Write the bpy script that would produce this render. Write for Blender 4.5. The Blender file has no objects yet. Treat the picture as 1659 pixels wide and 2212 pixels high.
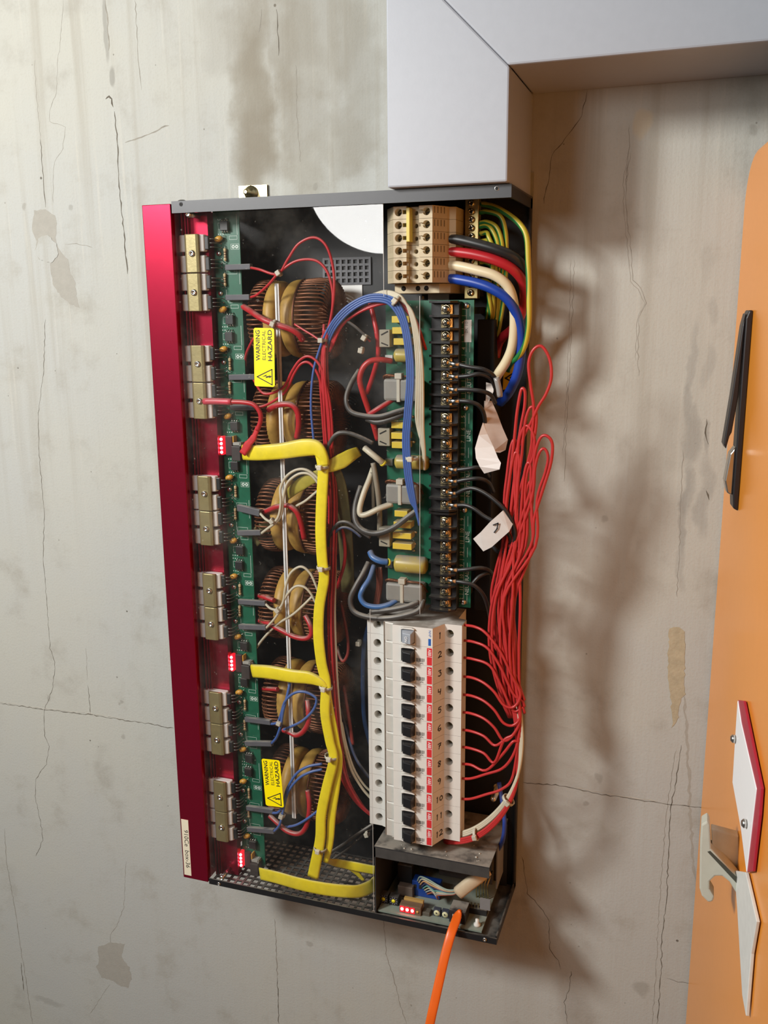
import bpy, bmesh, math, random
from mathutils import Vector, Matrix

random.seed(7)
scene = bpy.context.scene
COL = scene.collection

# ---------------------------------------------------------------- camera (solved from the box corners)
F_PX = 1992.80
CAM = Vector((0.4938, -0.8635, 0.5941))
RGT = Vector((0.94651956, 0.32252828, -0.00873087))
DWN = Vector((0.06138137, -0.20656918, -0.97650474))
FWD = Vector((-0.31675393, 0.92374492, -0.21531899))
cam_data = bpy.data.cameras.new('camera')
cam = bpy.data.objects.new('camera', cam_data)
COL.objects.link(cam)
m = Matrix.Identity(4)
for i in range(3):
    m[i][0] = RGT[i]; m[i][1] = -DWN[i]; m[i][2] = -FWD[i]; m[i][3] = CAM[i]
cam.matrix_world = m
cam_data.sensor_fit = 'HORIZONTAL'
cam_data.sensor_width = 36.0
cam_data.lens = F_PX / 1659.0 * 36.0
cam_data.clip_start = 0.01
scene.camera = cam

# ---------------------------------------------------------------- world, lamp, exposure
world = bpy.data.worlds.new('world'); scene.world = world
world.use_nodes = True
world.node_tree.nodes['Background'].inputs[0].default_value = (0.98, 0.97, 0.96, 1)
world.node_tree.nodes['Background'].inputs[1].default_value = 0.07

def area_light(name, loc, target, size, power, color):
    ld = bpy.data.lights.new(name, 'AREA'); ld.shape = 'DISK'; ld.size = size
    ld.energy = power; ld.color = color
    o = bpy.data.objects.new(name, ld); COL.objects.link(o)
    o.location = loc
    o.rotation_euler = (Vector(target) - Vector(loc)).to_track_quat('-Z', 'Y').to_euler()
    return o
area_light('round_room_lamp', (-0.082, -1.020, 0.832), (0.17, -0.05, 0.50), 0.285, 3.2, (1.0, 0.99, 0.96))
area_light('side_room_lamp', (-0.610, -1.110, 1.090), (0.17, -0.05, 0.45), 0.26, 24.0, (1.0, 0.995, 0.965))

vs = scene.view_settings
vs.view_transform = 'Standard'; vs.look = 'None'; vs.gamma = 1.0; vs.exposure = 0.0
try: vs.use_curve_mapping = False
except Exception: pass

# ---------------------------------------------------------------- units: (x right, d out of the wall, z up) in mm, wall at d = 0
def at(px, py, d):
    """point of the photograph's pixel at a distance d (mm) out of the wall"""
    v = RGT * ((px - 829.5) / F_PX) + DWN * ((py - 1106.0) / F_PX) + FWD
    t = (-d / 1000.0 - CAM.y) / v.y
    p = CAM + v * t
    return Vector((p.x * 1000, d, p.z * 1000))
def W(p): return Vector((p[0] / 1000.0, -p[1] / 1000.0, p[2] / 1000.0))

# ---------------------------------------------------------------- materials
MATS = {}
def nt(name):
    mt = bpy.data.materials.new(name); mt.use_nodes = True
    t = mt.node_tree; t.nodes.clear()
    out = t.nodes.new('ShaderNodeOutputMaterial')
    return mt, t, out
def N(t, kind, **kw):
    n = t.nodes.new(kind)
    for k, v in kw.items():
        if k in n.inputs.keys() if hasattr(n.inputs, 'keys') else False:
            n.inputs[k].default_value = v
        else:
            setattr(n, k, v)
    return n
def math_node(t, op, a, b=None, clamp=False):
    n = t.nodes.new('ShaderNodeMath'); n.operation = op; n.use_clamp = clamp
    for i, v in enumerate((a, b)):
        if v is None: continue
        if isinstance(v, (int, float)): n.inputs[i].default_value = v
        else: t.links.new(v, n.inputs[i])
    return n.outputs[0]
def mixc(t, fac, a, b, mode='MIX'):
    n = t.nodes.new('ShaderNodeMix'); n.data_type = 'RGBA'; n.blend_type = mode
    if isinstance(fac, (int, float)): n.inputs[0].default_value = fac
    else: t.links.new(fac, n.inputs[0])
    for i, v in ((6, a), (7, b)):
        if isinstance(v, tuple): n.inputs[i].default_value = v if len(v) == 4 else (*v, 1)
        else: t.links.new(v, n.inputs[i])
    return n.outputs[2]
def ramp(t, v, lo, hi):
    n = t.nodes.new('ShaderNodeMapRange'); n.interpolation_type = 'SMOOTHSTEP'
    n.inputs['From Min'].default_value = lo; n.inputs['From Max'].default_value = hi
    t.links.new(v, n.inputs['Value']); return n.outputs[0]
def noise(t, vec, scale, detail=4, rough=0.55):
    n = t.nodes.new('ShaderNodeTexNoise'); n.inputs['Scale'].default_value = scale
    n.inputs['Detail'].default_value = detail; n.inputs['Roughness'].default_value = rough
    if vec is not None: t.links.new(vec, n.inputs['Vector'])
    return n.outputs['Fac']
def geo_pos(t):
    return t.nodes.new('ShaderNodeNewGeometry').outputs['Position']
def scaled(t, vec, s):
    n = t.nodes.new('ShaderNodeMapping'); n.inputs['Scale'].default_value = s
    t.links.new(vec, n.inputs['Vector']); return n.outputs[0]

DUST = (0.30, 0.275, 0.235)
def mat(name, col, rough=0.5, metal=0.0, vary=0.12, dust=0.0, bump=0.0, bscale=900, coat=0.0, emit=None, spec=0.5, grime=0.0):
    if name in MATS: return MATS[name]
    mt, t, out = nt(name)
    b = t.nodes.new('ShaderNodeBsdfPrincipled')
    t.links.new(b.outputs[0], out.inputs[0])
    pos = geo_pos(t)
    n1 = noise(t, pos, 130, 3)
    dark = tuple(c * (1 - vary) for c in col); lite = tuple(min(1, c * (1 + vary)) for c in col)
    c = mixc(t, n1, dark, lite)
    if grime:
        g = ramp(t, noise(t, pos, 45, 5, 0.65), 0.48, 0.75)
        c = mixc(t, math_node(t, 'MULTIPLY', g, grime), c, tuple(x * 0.25 for x in col))
    if dust:
        g = t.nodes.new('ShaderNodeNewGeometry')
        sx = t.nodes.new('ShaderNodeSeparateXYZ'); t.links.new(g.outputs['Normal'], sx.inputs[0])
        up = ramp(t, sx.outputs[2], 0.15, 0.9)
        f = math_node(t, 'MULTIPLY', up, math_node(t, 'MULTIPLY', ramp(t, noise(t, pos, 60, 3), 0.25, 0.6), dust))
        c = mixc(t, f, c, DUST)
    t.links.new(c, b.inputs['Base Color'])
    b.inputs['Roughness'].default_value = rough
    b.inputs['Metallic'].default_value = metal
    b.inputs['Specular IOR Level'].default_value = spec
    if coat: b.inputs['Coat Weight'].default_value = coat; b.inputs['Coat Roughness'].default_value = 0.08
    if emit:
        b.inputs['Emission Color'].default_value = (*emit[0], 1); b.inputs['Emission Strength'].default_value = emit[1]
    if bump:
        bp = t.nodes.new('ShaderNodeBump'); bp.inputs['Strength'].default_value = bump
        bp.inputs['Distance'].default_value = 0.0004
        t.links.new(noise(t, pos, bscale, 3), bp.inputs['Height']); t.links.new(bp.outputs[0], b.inputs['Normal'])
    MATS[name] = mt
    return mt

# ---------------------------------------------------------------- mesh builder
class MB:
    def __init__(s): s.v = []; s.f = []; s.sm = []
    def add(s, vs_, fs, smooth=False):
        o = len(s.v); s.v += [Vector(p) for p in vs_]
        for f in fs: s.f.append([i + o for i in f]); s.sm.append(smooth)
        return s
    def box(s, x0, x1, d0, d1, z0, z1):
        v = [(x, d, z) for x in (x0, x1) for d in (d0, d1) for z in (z0, z1)]
        return s.add(v, [(0,1,3,2),(4,6,7,5),(0,4,5,1),(2,3,7,6),(0,2,6,4),(1,5,7,3)])
    def obox(s, c, ax, ay, az):
        """oriented box: centre and three half-axes"""
        c, ax, ay, az = map(Vector, (c, ax, ay, az))
        v = [c + ax*i + ay*j + az*k for i in (-1,1) for j in (-1,1) for k in (-1,1)]
        return s.add(v, [(0,1,3,2),(4,6,7,5),(0,4,5,1),(2,3,7,6),(0,2,6,4),(1,5,7,3)])
    def prism(s, poly, d0, d1):
        """polygon in (x, z) extruded from d0 to d1"""
        n = len(poly)
        v = [(x, d0, z) for x, z in poly] + [(x, d1, z) for x, z in poly]
        return s.add(v, [list(range(n)), list(range(n, 2*n))] + [(i, (i+1) % n, n+(i+1) % n, n+i) for i in range(n)])
    def prismz(s, poly, z0, z1):
        """polygon in (x, d) extruded from z0 to z1"""
        n = len(poly)
        v = [(x, d, z0) for x, d in poly] + [(x, d, z1) for x, d in poly]
        return s.add(v, [list(range(n)), list(range(n, 2*n))] + [(i, (i+1) % n, n+(i+1) % n, n+i) for i in range(n)])
    def tube(s, pts, r, n=10, cap=True, flat=None):
        """tube along points; r number or list; flat=(width_half, thick_half) makes an elliptical band facing the front"""
        P = [Vector(p) for p in pts]; K = len(P)
        R = r if isinstance(r, (list, tuple)) else [r] * K
        T = []
        for i in range(K):
            t = P[min(i+1, K-1)] - P[max(i-1, 0)]
            T.append(t.normalized() if t.length > 1e-9 else Vector((0,0,1)))
        up = Vector((0,1,0)) if abs(T[0].y) < 0.9 else Vector((1,0,0))
        nrm = (up - T[0]*up.dot(T[0])).normalized()
        base = len(s.v)
        for i in range(K):
            if flat is not None:
                up = Vector((0,1,0)); q = up - T[i]*up.dot(T[i])
                nrm = q.normalized() if q.length > 0.1 else nrm
            else:
                q = nrm - T[i]*nrm.dot(T[i]); nrm = q.normalized() if q.length > 1e-6 else nrm
            bn = T[i].cross(nrm)
            for k in range(n):
                a = 2*math.pi*k/n
                if flat is not None:
                    wv = flat[0] if not isinstance(flat[0], (list, tuple)) else flat[0][i]
                    ca, sa = math.cos(a), math.sin(a)
                    ca = math.copysign(abs(ca)**0.6, ca); sa = math.copysign(abs(sa)**0.6, sa)
                    s.v.append(P[i] + bn*(wv*ca) + nrm*(flat[1]*sa))
                else:
                    s.v.append(P[i] + nrm*(R[i]*math.cos(a)) + bn*(R[i]*math.sin(a)))
        for i in range(K-1):
            for k in range(n):
                a = base+i*n+k; b = base+i*n+(k+1) % n
                s.f.append([a, b, b+n, a+n]); s.sm.append(True)
        if cap:
            s.f.append([base+k for k in range(n)]); s.sm.append(False)
            s.f.append([base+(K-1)*n+k for k in range(n)]); s.sm.append(False)
        return s
    def cyl(s, p0, p1, r0, r1=None, n=16):
        return s.tube([p0, p1], [r0, r0 if r1 is None else r1], n)
    def lathe(s, c, axis, prof, n=20):
        """profile [(radius, along axis)] turned round an axis through c"""
        c = Vector(c); axis = Vector(axis).normalized()
        up = Vector((0,0,1)) if abs(axis.z) < 0.9 else Vector((1,0,0))
        u = (up - axis*up.dot(axis)).normalized(); w = axis.cross(u)
        base = len(s.v)
        for r, h in prof:
            for k in range(n):
                a = 2*math.pi*k/n
                s.v.append(c + axis*h + u*(r*math.cos(a)) + w*(r*math.sin(a)))
        for i in range(len(prof)-1):
            for k in range(n):
                a = base+i*n+k; b = base+i*n+(k+1) % n
                s.f.append([a, b, b+n, a+n]); s.sm.append(True)
        if prof[0][0] > 1e-6: s.f.append([base+k for k in range(n)]); s.sm.append(False)
        if prof[-1][0] > 1e-6: s.f.append([base+(len(prof)-1)*n+k for k in range(n)]); s.sm.append(False)
        return s
    def ball(s, c, rx, ry, rz, n=12):
        c = Vector(c); base = len(s.v); L = n//2
        for i in range(L+1):
            th = math.pi*i/L
            for k in range(n):
                a = 2*math.pi*k/n
                s.v.append(c + Vector((rx*math.sin(th)*math.cos(a), ry*math.sin(th)*math.sin(a), rz*math.cos(th))))
        for i in range(L):
            for k in range(n):
                a = base+i*n+k; b = base+i*n+(k+1) % n
                s.f.append([a, b, b+n, a+n]); s.sm.append(True)
        return s
    def strokes(s, lines, d, w):
        """flat pen strokes (x, z polylines) lying at depth d"""
        for ln in lines:
            P = [Vector((p[0], d, p[1])) for p in ln]
            for i in range(len(P)-1):
                t = (P[i+1]-P[i]); L = t.length
                if L < 1e-6: continue
                t /= L; nn = Vector((-t.z, 0, t.x))*w; e = t*w*0.8
                s.add([P[i]-e-nn, P[i+1]+e-nn, P[i+1]+e+nn, P[i]-e+nn], [(0,1,2,3)])
        return s
    def build(s, name, material, parent=None, origin=None, bevel=0, fix=True):
        org = Vector(origin) if origin is not None else (Vector(parent['o']) if parent is not None else Vector((0,0,0)))
        me = bpy.data.meshes.new(name)
        me.from_pydata([W(p - org) for p in s.v], [], s.f)
        me.polygons.foreach_set('use_smooth', s.sm)
        if fix:
            bm = bmesh.new(); bm.from_mesh(me)
            bmesh.ops.remove_doubles(bm, verts=bm.verts, dist=1e-7)
            bmesh.ops.recalc_face_normals(bm, faces=bm.faces)
            bm.to_mesh(me); bm.free()
        me.materials.append(material)
        o = bpy.data.objects.new(name, me); COL.objects.link(o)
        if parent is not None: o.parent = parent; o['o'] = list(org)
        else: o.location = W(org); o['o'] = list(org)
        if bevel:
            bv = o.modifiers.new('edge', 'BEVEL'); bv.width = bevel/1000.0; bv.segments = 2; bv.limit_method = 'ANGLE'
            bv.angle_limit = math.radians(40)
        return o

def tag(o, label=None, cat=None, group=None, kind=None):
    if label: o['label'] = label
    if cat: o['category'] = cat
    if group: o['group'] = group
    if kind: o['kind'] = kind
    return o
def thing(name, o, label, cat, group=None):
    e = bpy.data.objects.new(name, None); COL.objects.link(e)
    e.empty_display_size = 0.01
    e.location = W(o); e['o'] = list(o)
    return tag(e, label, cat, group)
def dup(root, o, label=None):
    """copy of a thing, its parts and sub-parts, moved to origin o"""
    r = root.copy(); COL.objects.link(r); r.location = W(o); r['o'] = list(o)
    if label: r['label'] = label
    def rec(src, dst):
        for ch in list(src.children):
            c = ch.copy(); COL.objects.link(c); c.parent = dst; c['o'] = list(o)
            rec(ch, c)
    rec(root, r)
    return r
def curve(pts, sub=6):
    """Catmull-Rom through points"""
    P = [Vector(p) for p in pts]
    if len(P) < 3: return P
    out = []
    Q = [P[0]*2-P[1]] + P + [P[-1]*2-P[-2]]
    for i in range(1, len(Q)-2):
        p0, p1, p2, p3 = Q[i-1], Q[i], Q[i+1], Q[i+2]
        for k in range(sub):
            t = k/sub
            out.append(0.5*((2*p1) + (p2-p0)*t + (2*p0-5*p1+4*p2-p3)*t*t + (3*p1-p0-3*p2+p3)*t**3))
    out.append(P[-1]); return out
def carve(o, cutter):
    """cut real recesses into a mesh object"""
    c = cutter.build('cutter', o.data.materials[0], origin=o['o'])
    c.parent = o.parent; c.location = (0, 0, 0)
    bpy.context.view_layer.update()
    bv = [(m_.width, m_.segments) for m_ in o.modifiers]
    for m_ in list(o.modifiers): o.modifiers.remove(m_)
    bm_ = o.modifiers.new('cut', 'BOOLEAN'); bm_.operation = 'DIFFERENCE'; bm_.solver = 'EXACT'; bm_.use_self = True; bm_.object = c
    dg = bpy.context.evaluated_depsgraph_get()
    me = bpy.data.meshes.new_from_object(o.evaluated_get(dg))
    o.modifiers.clear(); old = o.data; o.data = me; bpy.data.meshes.remove(old)
    COL.objects.unlink(c); bpy.data.objects.remove(c)
    for w_, sg in bv:
        b_ = o.modifiers.new('edge', 'BEVEL'); b_.width = w_; b_.segments = 1; b_.limit_method = 'ANGLE'; b_.angle_limit = math.radians(40)
    return o
def text(string, size, pos, rot, material, parent, name='lettering', align='CENTER', sx=1.0, bold=0.0, fit=None):
    cu = bpy.data.curves.new('t', 'FONT'); cu.body = string; cu.size = size; cu.align_x = align; cu.align_y = 'CENTER'
    cu.offset = bold; cu.resolution_u = 3
    ob = bpy.data.objects.new('t', cu); COL.objects.link(ob)
    dg = bpy.context.evaluated_depsgraph_get()
    me0 = bpy.data.meshes.new_from_object(ob.evaluated_get(dg))
    if fit:
        xs_ = [v.co.x for v in me0.vertices]; sx = fit/(max(xs_)-min(xs_))
    c, s_ = math.cos(math.radians(rot)), math.sin(math.radians(rot))
    mb = MB()
    vs_ = [(pos[0] + c*v.co.x*sx - s_*v.co.y, pos[1], pos[2] + s_*v.co.x*sx + c*v.co.y) for v in me0.vertices]
    mb.add(vs_, [list(p.vertices) for p in me0.polygons])
    COL.objects.unlink(ob); bpy.data.objects.remove(ob); bpy.data.curves.remove(cu); bpy.data.meshes.remove(me0)
    return mb.build(name, material, parent, fix=False)

# ---------------------------------------------------------------- shared materials
M_black = mat('black_powder_coat', (0.010, 0.010, 0.011), 0.5, dust=0.35, bump=0.15, bscale=2500)
M_flange = mat('dark_grey_paint', (0.034, 0.035, 0.040), 0.40, dust=0.0, bump=0.1, bscale=2500)
M_dark = mat('dark_hole', (0.010, 0.009, 0.008), 0.8)
M_white_pl = mat('white_plastic', (0.66, 0.64, 0.59), 0.42, vary=0.05)
M_steel = mat('bright_steel', (0.62, 0.61, 0.58), 0.28, 1.0)
M_zinc = mat('yellow_zinc', (0.62, 0.52, 0.28), 0.33, 1.0)
M_green = mat('circuit_board_green', (0.010, 0.105, 0.055), 0.35, vary=0.25)
M_silk = mat('white_print', (0.62, 0.70, 0.64), 0.6)
M_chip = mat('black_plastic', (0.016, 0.015, 0.015), 0.45, dust=0.25)
M_greyplug = mat('grey_plastic', (0.10, 0.10, 0.11), 0.45, dust=0.9)
M_yellow = mat('yellow_sleeving', (0.80, 0.66, 0.020), 0.42, vary=0.12, dust=0.55, grime=0.18)
M_sticker = mat('yellow_sticker', (0.95, 0.80, 0.0), 0.38, vary=0.03)
M_ink = mat('black_ink', (0.015, 0.013, 0.012), 0.55)
M_red = mat('red_wire', (0.46, 0.020, 0.026), 0.36, vary=0.12, dust=0.35)
M_redplain = mat('red_wire_glossy', (0.45, 0.028, 0.028), 0.38, vary=0.14)  # red wire colour with no dust layer
M_redthick = mat('red_sleeving', (0.42, 0.014, 0.020), 0.42, vary=0.18, dust=0.8)
M_whitew = mat('white_wire', (0.56, 0.51, 0.38), 0.42, vary=0.1, dust=0.6)
M_bluew = mat('blue_wire', (0.055, 0.12, 0.36), 0.38, vary=0.12, dust=0.35)
M_blue2 = mat('deep_blue_cable', (0.010, 0.045, 0.30), 0.38, vary=0.12)
M_greyw = mat('dusty_black_wire', (0.050, 0.045, 0.040), 0.45, vary=0.2, dust=1.0)
M_blackw = mat('black_wire', (0.014, 0.013, 0.013), 0.4, vary=0.2, dust=0.15)
M_beigew = mat('beige_cable', (0.66, 0.56, 0.36), 0.4, vary=0.06)
M_copper = mat('copper_winding', (0.20, 0.075, 0.032), 0.42, 0.55, vary=0.35, grime=0.6)
M_core = mat('yellow_core', (0.44, 0.26, 0.055), 0.5, vary=0.2, grime=0.45)
M_tie = mat('nylon_tie', (0.50, 0.47, 0.38), 0.45)
M_beige = mat('beige_plastic', (0.52, 0.43, 0.28), 0.5, vary=0.06)
M_brass = mat('brass_bar', (0.52, 0.42, 0.19), 0.40, 0.85, vary=0.2)
M_paper = mat('white_paper', (0.78, 0.79, 0.78), 0.7, vary=0.04)

# ================================================================= THE SETTING
def concrete():
    mt, t, out = nt('concrete')
    b = t.nodes.new('ShaderNodeBsdfPrincipled'); t.links.new(b.outputs[0], out.inputs[0])
    pos = geo_pos(t)
    sep = t.nodes.new('ShaderNodeSeparateXYZ'); t.links.new(pos, sep.inputs[0])
    X, Z = sep.outputs[0], sep.outputs[2]
    big = noise(t, pos, 3.2, 5, 0.6)
    med = noise(t, pos, 16, 6, 0.65)
    streak = noise(t, scaled(t, pos, (42, 1, 1.3)), 1.0, 5, 0.6)
    streak2 = noise(t, scaled(t, pos, (150, 1, 5)), 1.0, 4, 0.6)
    fine = noise(t, pos, 420, 3, 0.6)
    # boarded upper pour is warmer, the rest greyer
    c = mixc(t, ramp(t, big, 0.35, 0.65), (0.462, 0.457, 0.405), (0.440, 0.445, 0.418))
    c = mixc(t, ramp(t, med, 0.50, 0.80), c, (0.35, 0.335, 0.29))
    upper = ramp(t, Z, 0.25, 0.60)
    c = mixc(t, math_node(t, 'MULTIPLY', ramp(t, streak, 0.50, 0.68), math_node(t, 'MULTIPLY', upper, 0.45)), c, (0.33, 0.305, 0.25))
    c = mixc(t, math_node(t, 'MULTIPLY', ramp(t, streak2, 0.56, 0.74), math_node(t, 'MULTIPLY', upper, 0.30)), c, (0.60, 0.57, 0.49))
    c = mixc(t, math_node(t, 'MULTIPLY', ramp(t, fine, 0.5, 0.75), 0.25), c, (0.36, 0.34, 0.29))
    # pin holes
    vo = t.nodes.new('ShaderNodeTexVoronoi'); vo.inputs['Scale'].default_value = 30; t.links.new(pos, vo.inputs['Vector'])
    sel = ramp(t, noise(t, pos, 14, 1), 0.56, 0.60)
    hole = math_node(t, 'MULTIPLY', math_node(t, 'LESS_THAN', vo.outputs['Distance'], 0.040), sel)
    c = mixc(t, math_node(t, 'MULTIPLY', hole, 0.8), c, (0.09, 0.075, 0.055))
    vo2 = t.nodes.new('ShaderNodeTexVoronoi'); vo2.inputs['Scale'].default_value = 62; t.links.new(pos, vo2.inputs['Vector'])
    pit = math_node(t, 'MULTIPLY', math_node(t, 'LESS_THAN', vo2.outputs['Distance'], 0.05), ramp(t, noise(t, pos, 31, 1), 0.58, 0.62))
    c = mixc(t, math_node(t, 'MULTIPLY', pit, 0.55), c, (0.12, 0.105, 0.08))
    # old stains, each with its own outline
    warp = t.nodes.new('ShaderNodeTexNoise'); warp.inputs['Scale'].default_value = 26; warp.inputs['Detail'].default_value = 5
    t.links.new(pos, warp.inputs['Vector'])
    wsep = t.nodes.new('ShaderNodeSeparateXYZ'); t.links.new(warp.outputs['Color'], wsep.inputs[0])
    def stain(px, py, rx, rz, amt, col, soft=0.55, wob=0.03):
        nonlocal c
        p = at(px, py, 0)
        dx = math_node(t, 'ADD', math_node(t, 'SUBTRACT', X, p.x/1000), math_node(t, 'MULTIPLY', math_node(t, 'SUBTRACT', wsep.outputs[0], 0.5), wob))
        dz = math_node(t, 'ADD', math_node(t, 'SUBTRACT', Z, p.z/1000), math_node(t, 'MULTIPLY', math_node(t, 'SUBTRACT', wsep.outputs[2], 0.5), wob*3))
        q = math_node(t, 'ADD', math_node(t, 'POWER', math_node(t, 'MULTIPLY', dx, 1/rx), 2), math_node(t, 'POWER', math_node(t, 'MULTIPLY', dz, 1/rz), 2))
        f = math_node(t, 'SUBTRACT', 1.0, ramp(t, q, soft, 1.0))
        c = mixc(t, math_node(t, 'MULTIPLY', f, amt), c, col)
    dk = (0.225, 0.195, 0.145)
    stain(548, 250, 0.030, 0.120, 0.72, dk, 0.0, 0.05)
    stain(545, 60, 0.036, 0.070, 0.45, dk, 0.0, 0.05)
    stain(570, 360, 0.028, 0.060, 0.55, dk, 0.0, 0.05)
    stain(660, 260, 0.030, 0.140, 0.38, dk, 0.0, 0.05)
    stain(775, 230, 0.030, 0.130, 0.42, dk, 0.0, 0.05)
    stain(700, 60, 0.060, 0.060, 0.34, dk, 0.0, 0.05)
    stain(620, 150, 0.014, 0.120, 0.34, dk, 0.0, 0.04)
    stain(520, 330, 0.016, 0.060, 0.35, dk, 0.0, 0.04)
    stain(740, 330, 0.050, 0.050, 0.26, dk, 0.0, 0.06)
    stain(470, 40, 0.030, 0.050, 0.20, dk, 0.0, 0.05)
    gy = (0.26, 0.25, 0.22)
    stain(228, 60, 0.0035, 0.040, 0.6, gy, 0.3, 0.012)
    stain(243, 168, 0.004, 0.012, 0.7, gy, 0.3, 0.006)
    for px, py, r in ((52, 452, 4), (151, 451, 4), (262, 1518, 4.5), (257, 1524, 3), (268, 1584, 4.5), (105, 1512, 4), (668, 2032, 7), (680, 402, 4),
                      (1304, 1110, 5), (1293, 1677, 6), (1267, 1740, 5), (1382, 2140, 12), (1628, 292, 5)):
        stain(px, py, r/1000*0.8, r/1000, 0.42, (0.24, 0.225, 0.19), 0.2, 0.012)
    for px, py, rx, rz, a in ((1494, 780, 5, 38, .45), (1487, 880, 5, 30, .5), (1530, 780, 6, 30, .35), (1498, 960, 9, 30, .55), (1520, 1075, 8, 40, .5), (1478, 1120, 4, 50, .45),
                              (1525, 960, 3, 20, .6), (1540, 660, 7, 12, .3), (1525, 570, 8, 25, .2), (1485, 1060, 6, 25, .45), (1473, 1210, 5, 40, .35)):
        stain(px, py, rx/1000, rz/1000, a*0.8, (0.245, 0.24, 0.22), 0.1, 0.024)
    stain(1390, 275, 0.010, 0.012, 0.55, (0.52, 0.44, 0.30), 0.3, 0.012)
    stain(105, 2165, 0.030, 0.006, 0.35, gy, 0.2, 0.012)
    t.links.new(c, b.inputs['Base Color'])
    b.inputs['Roughness'].default_value = 0.82
    b.inputs['Specular IOR Level'].default_value = 0.25
    h = math_node(t, 'ADD', math_node(t, 'MULTIPLY', streak, 0.8), math_node(t, 'ADD', math_node(t, 'MULTIPLY', med, 0.5), math_node(t, 'MULTIPLY', fine, 0.25)))
    h = math_node(t, 'SUBTRACT', h, math_node(t, 'MULTIPLY', hole, 1.0))
    bp = t.nodes.new('ShaderNodeBump'); bp.inputs['Strength'].default_value = 0.5; bp.inputs['Distance'].default_value = 0.002
    t.links.new(h, bp.inputs['Height']); t.links.new(bp.outputs[0], b.inputs['Normal'])
    return mt
M_conc = concrete()
M_crack = mat('dark_crack', (0.12, 0.105, 0.08), 0.9, vary=0.4)  # own dark colour of the wall cracks
M_crackl = mat('fine_crack', (0.27, 0.25, 0.21), 0.9, vary=0.4)
M_ridge = mat('cement_ridge', (0.50, 0.475, 0.41), 0.85)
M_patch = mat('bared_cement', (0.355, 0.338, 0.295), 0.9, vary=0.12, bump=0.5, bscale=500)
M_rough = mat('rough_tan_cement', (0.42, 0.36, 0.245), 0.95, vary=0.25, bump=1.0, bscale=350)

wall = tag(MB().box(-1800, 2600, -60, 0, -1600, 2400).build('wall_back', M_conc), kind='structure')
def crack(pts, w, material=M_crack, jag=1.5, name='crack', d=0.05):
    """a thin, ragged, tapering line following the crack on the wall"""
    P = [at(px, py, 0) for px, py in pts]
    Q = []
    for a, b in zip(P[:-1], P[1:]):
        n = max(2, int((b-a).length/4))
        for k in range(n): Q.append(a.lerp(b, k/n))
    Q.append(P[-1])
    mb = MB(); L = []; R = []
    for i, p in enumerate(Q):
        t = (Q[min(i+1, len(Q)-1)] - Q[max(i-1, 0)]).normalized(); nn = Vector((-t.z, 0, t.x))
        j = nn*random.uniform(-jag, jag)*0.5
        ww = 0.75*w*random.uniform(0.35, 1.0)*(0.25 if i in (0, len(Q)-1) else 1)
        L.append(p+j+nn*ww/2 + Vector((0, d, 0))); R.append(p+j-nn*ww/2 + Vector((0, d, 0)))
    n = len(Q)
    mb.add(L+R, [(i, i+1, n+i+1, n+i) for i in range(n-1)])
    return mb.build(name, material, wall)
crack([(137,0),(135,45),(125,130),(122,200),(106,240),(108,262),(141,275),(136,320),(119,350),(116,372),(114,440)], 0.8, M_crackl)
crack([(248,240),(252,290),(255,340),(260,430),(268,500),(272,560),(276,592)], 2.2)
crack([(228,0),(233,60),(236,110)], 2.4, M_crackl)
crack([(229,215),(236,207),(240,214),(244,232)], 3.0)
crack([(292,0),(296,80),(300,140),(306,195)], 1.2, M_crackl)
crack([(88,300),(92,370),(95,410),(98,448)], 1.4)
crack([(75,130),(78,200),(88,300)], 0.8, M_crackl)
crack([(98,690),(95,800),(82,900),(86,1000),(96,1100),(93,1200),(101,1300),(108,1400),(119,1430),(114,1490),(96,1530),(96,1590),(106,1612),(100,1650),(78,1682),(76,1720),(90,1790),(92,1815),(78,1850)], 1.1)
crack([(0,1519),(95,1533),(190,1543),(270,1556),(320,1563),(376,1574)], 1.6)
crack([(0,1516),(95,1530),(190,1540),(270,1553)], 1.4, M_ridge, name='cement_ridge', d=0.4)
crack([(190,1480),(193,1510),(196,1543)], 1.5)
crack([(186,1400),(189,1470)], 0.8, M_crackl)
crack([(1130,1690),(1200,1696),(1260,1708),(1300,1716),(1430,1735),(1490,1742),(1530,1748)], 1.5)
crack([(1240,1700),(1300,1712),(1420,1730)], 1.6, M_ridge, name='cement_ridge', d=0.4)
crack([(1268,196),(1256,250),(1222,300),(1192,335),(1190,365),(1186,385),(1174,440)], 1.0)
crack([(1360,270),(1358,340),(1352,400)], 0.8, M_crackl)
crack([(1362,330),(1352,400),(1354,480),(1361,520),(1367,605),(1384,622),(1398,655),(1381,685),(1378,760),(1380,812)], 0.8, M_crackl)
crack([(1356,335),(1346,400),(1349,480),(1356,530),(1363,607),(1378,625),(1392,655),(1376,690),(1373,780)], 0.6, M_crackl)
crack([(1241,560),(1237,660),(1232,760),(1227,860),(1222,960),(1220,1040)], 0.8, M_crackl)
crack([(1234,560),(1230,700),(1224,860),(1216,980)], 0.6, M_crackl)
crack([(1472,1610),(1462,1680),(1448,1750),(1444,1850),(1440,1940),(1430,2020),(1428,2110),(1420,2212)], 1.3)
crack([(1460,1620),(1440,1750),(1428,1900),(1420,2030),(1416,2120),(1408,2212)], 0.9, M_crackl)
crack([(1128,1850),(1140,1930),(1168,1960),(1186,1990),(1188,2050),(1206,2075),(1212,2095)], 1.1)
crack([(1234,2098),(1228,2140),(1219,2165),(1224,2195),(1226,2212)], 1.2)
crack([(828,1985),(834,2060),(850,2110),(862,2160),(878,2212)], 1.6, M_crackl)
crack([(594,1985),(597,2060),(599,2110)], 1.8, M_crackl)
crack([(599,2110),(602,2212)], 1.8)
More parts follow.
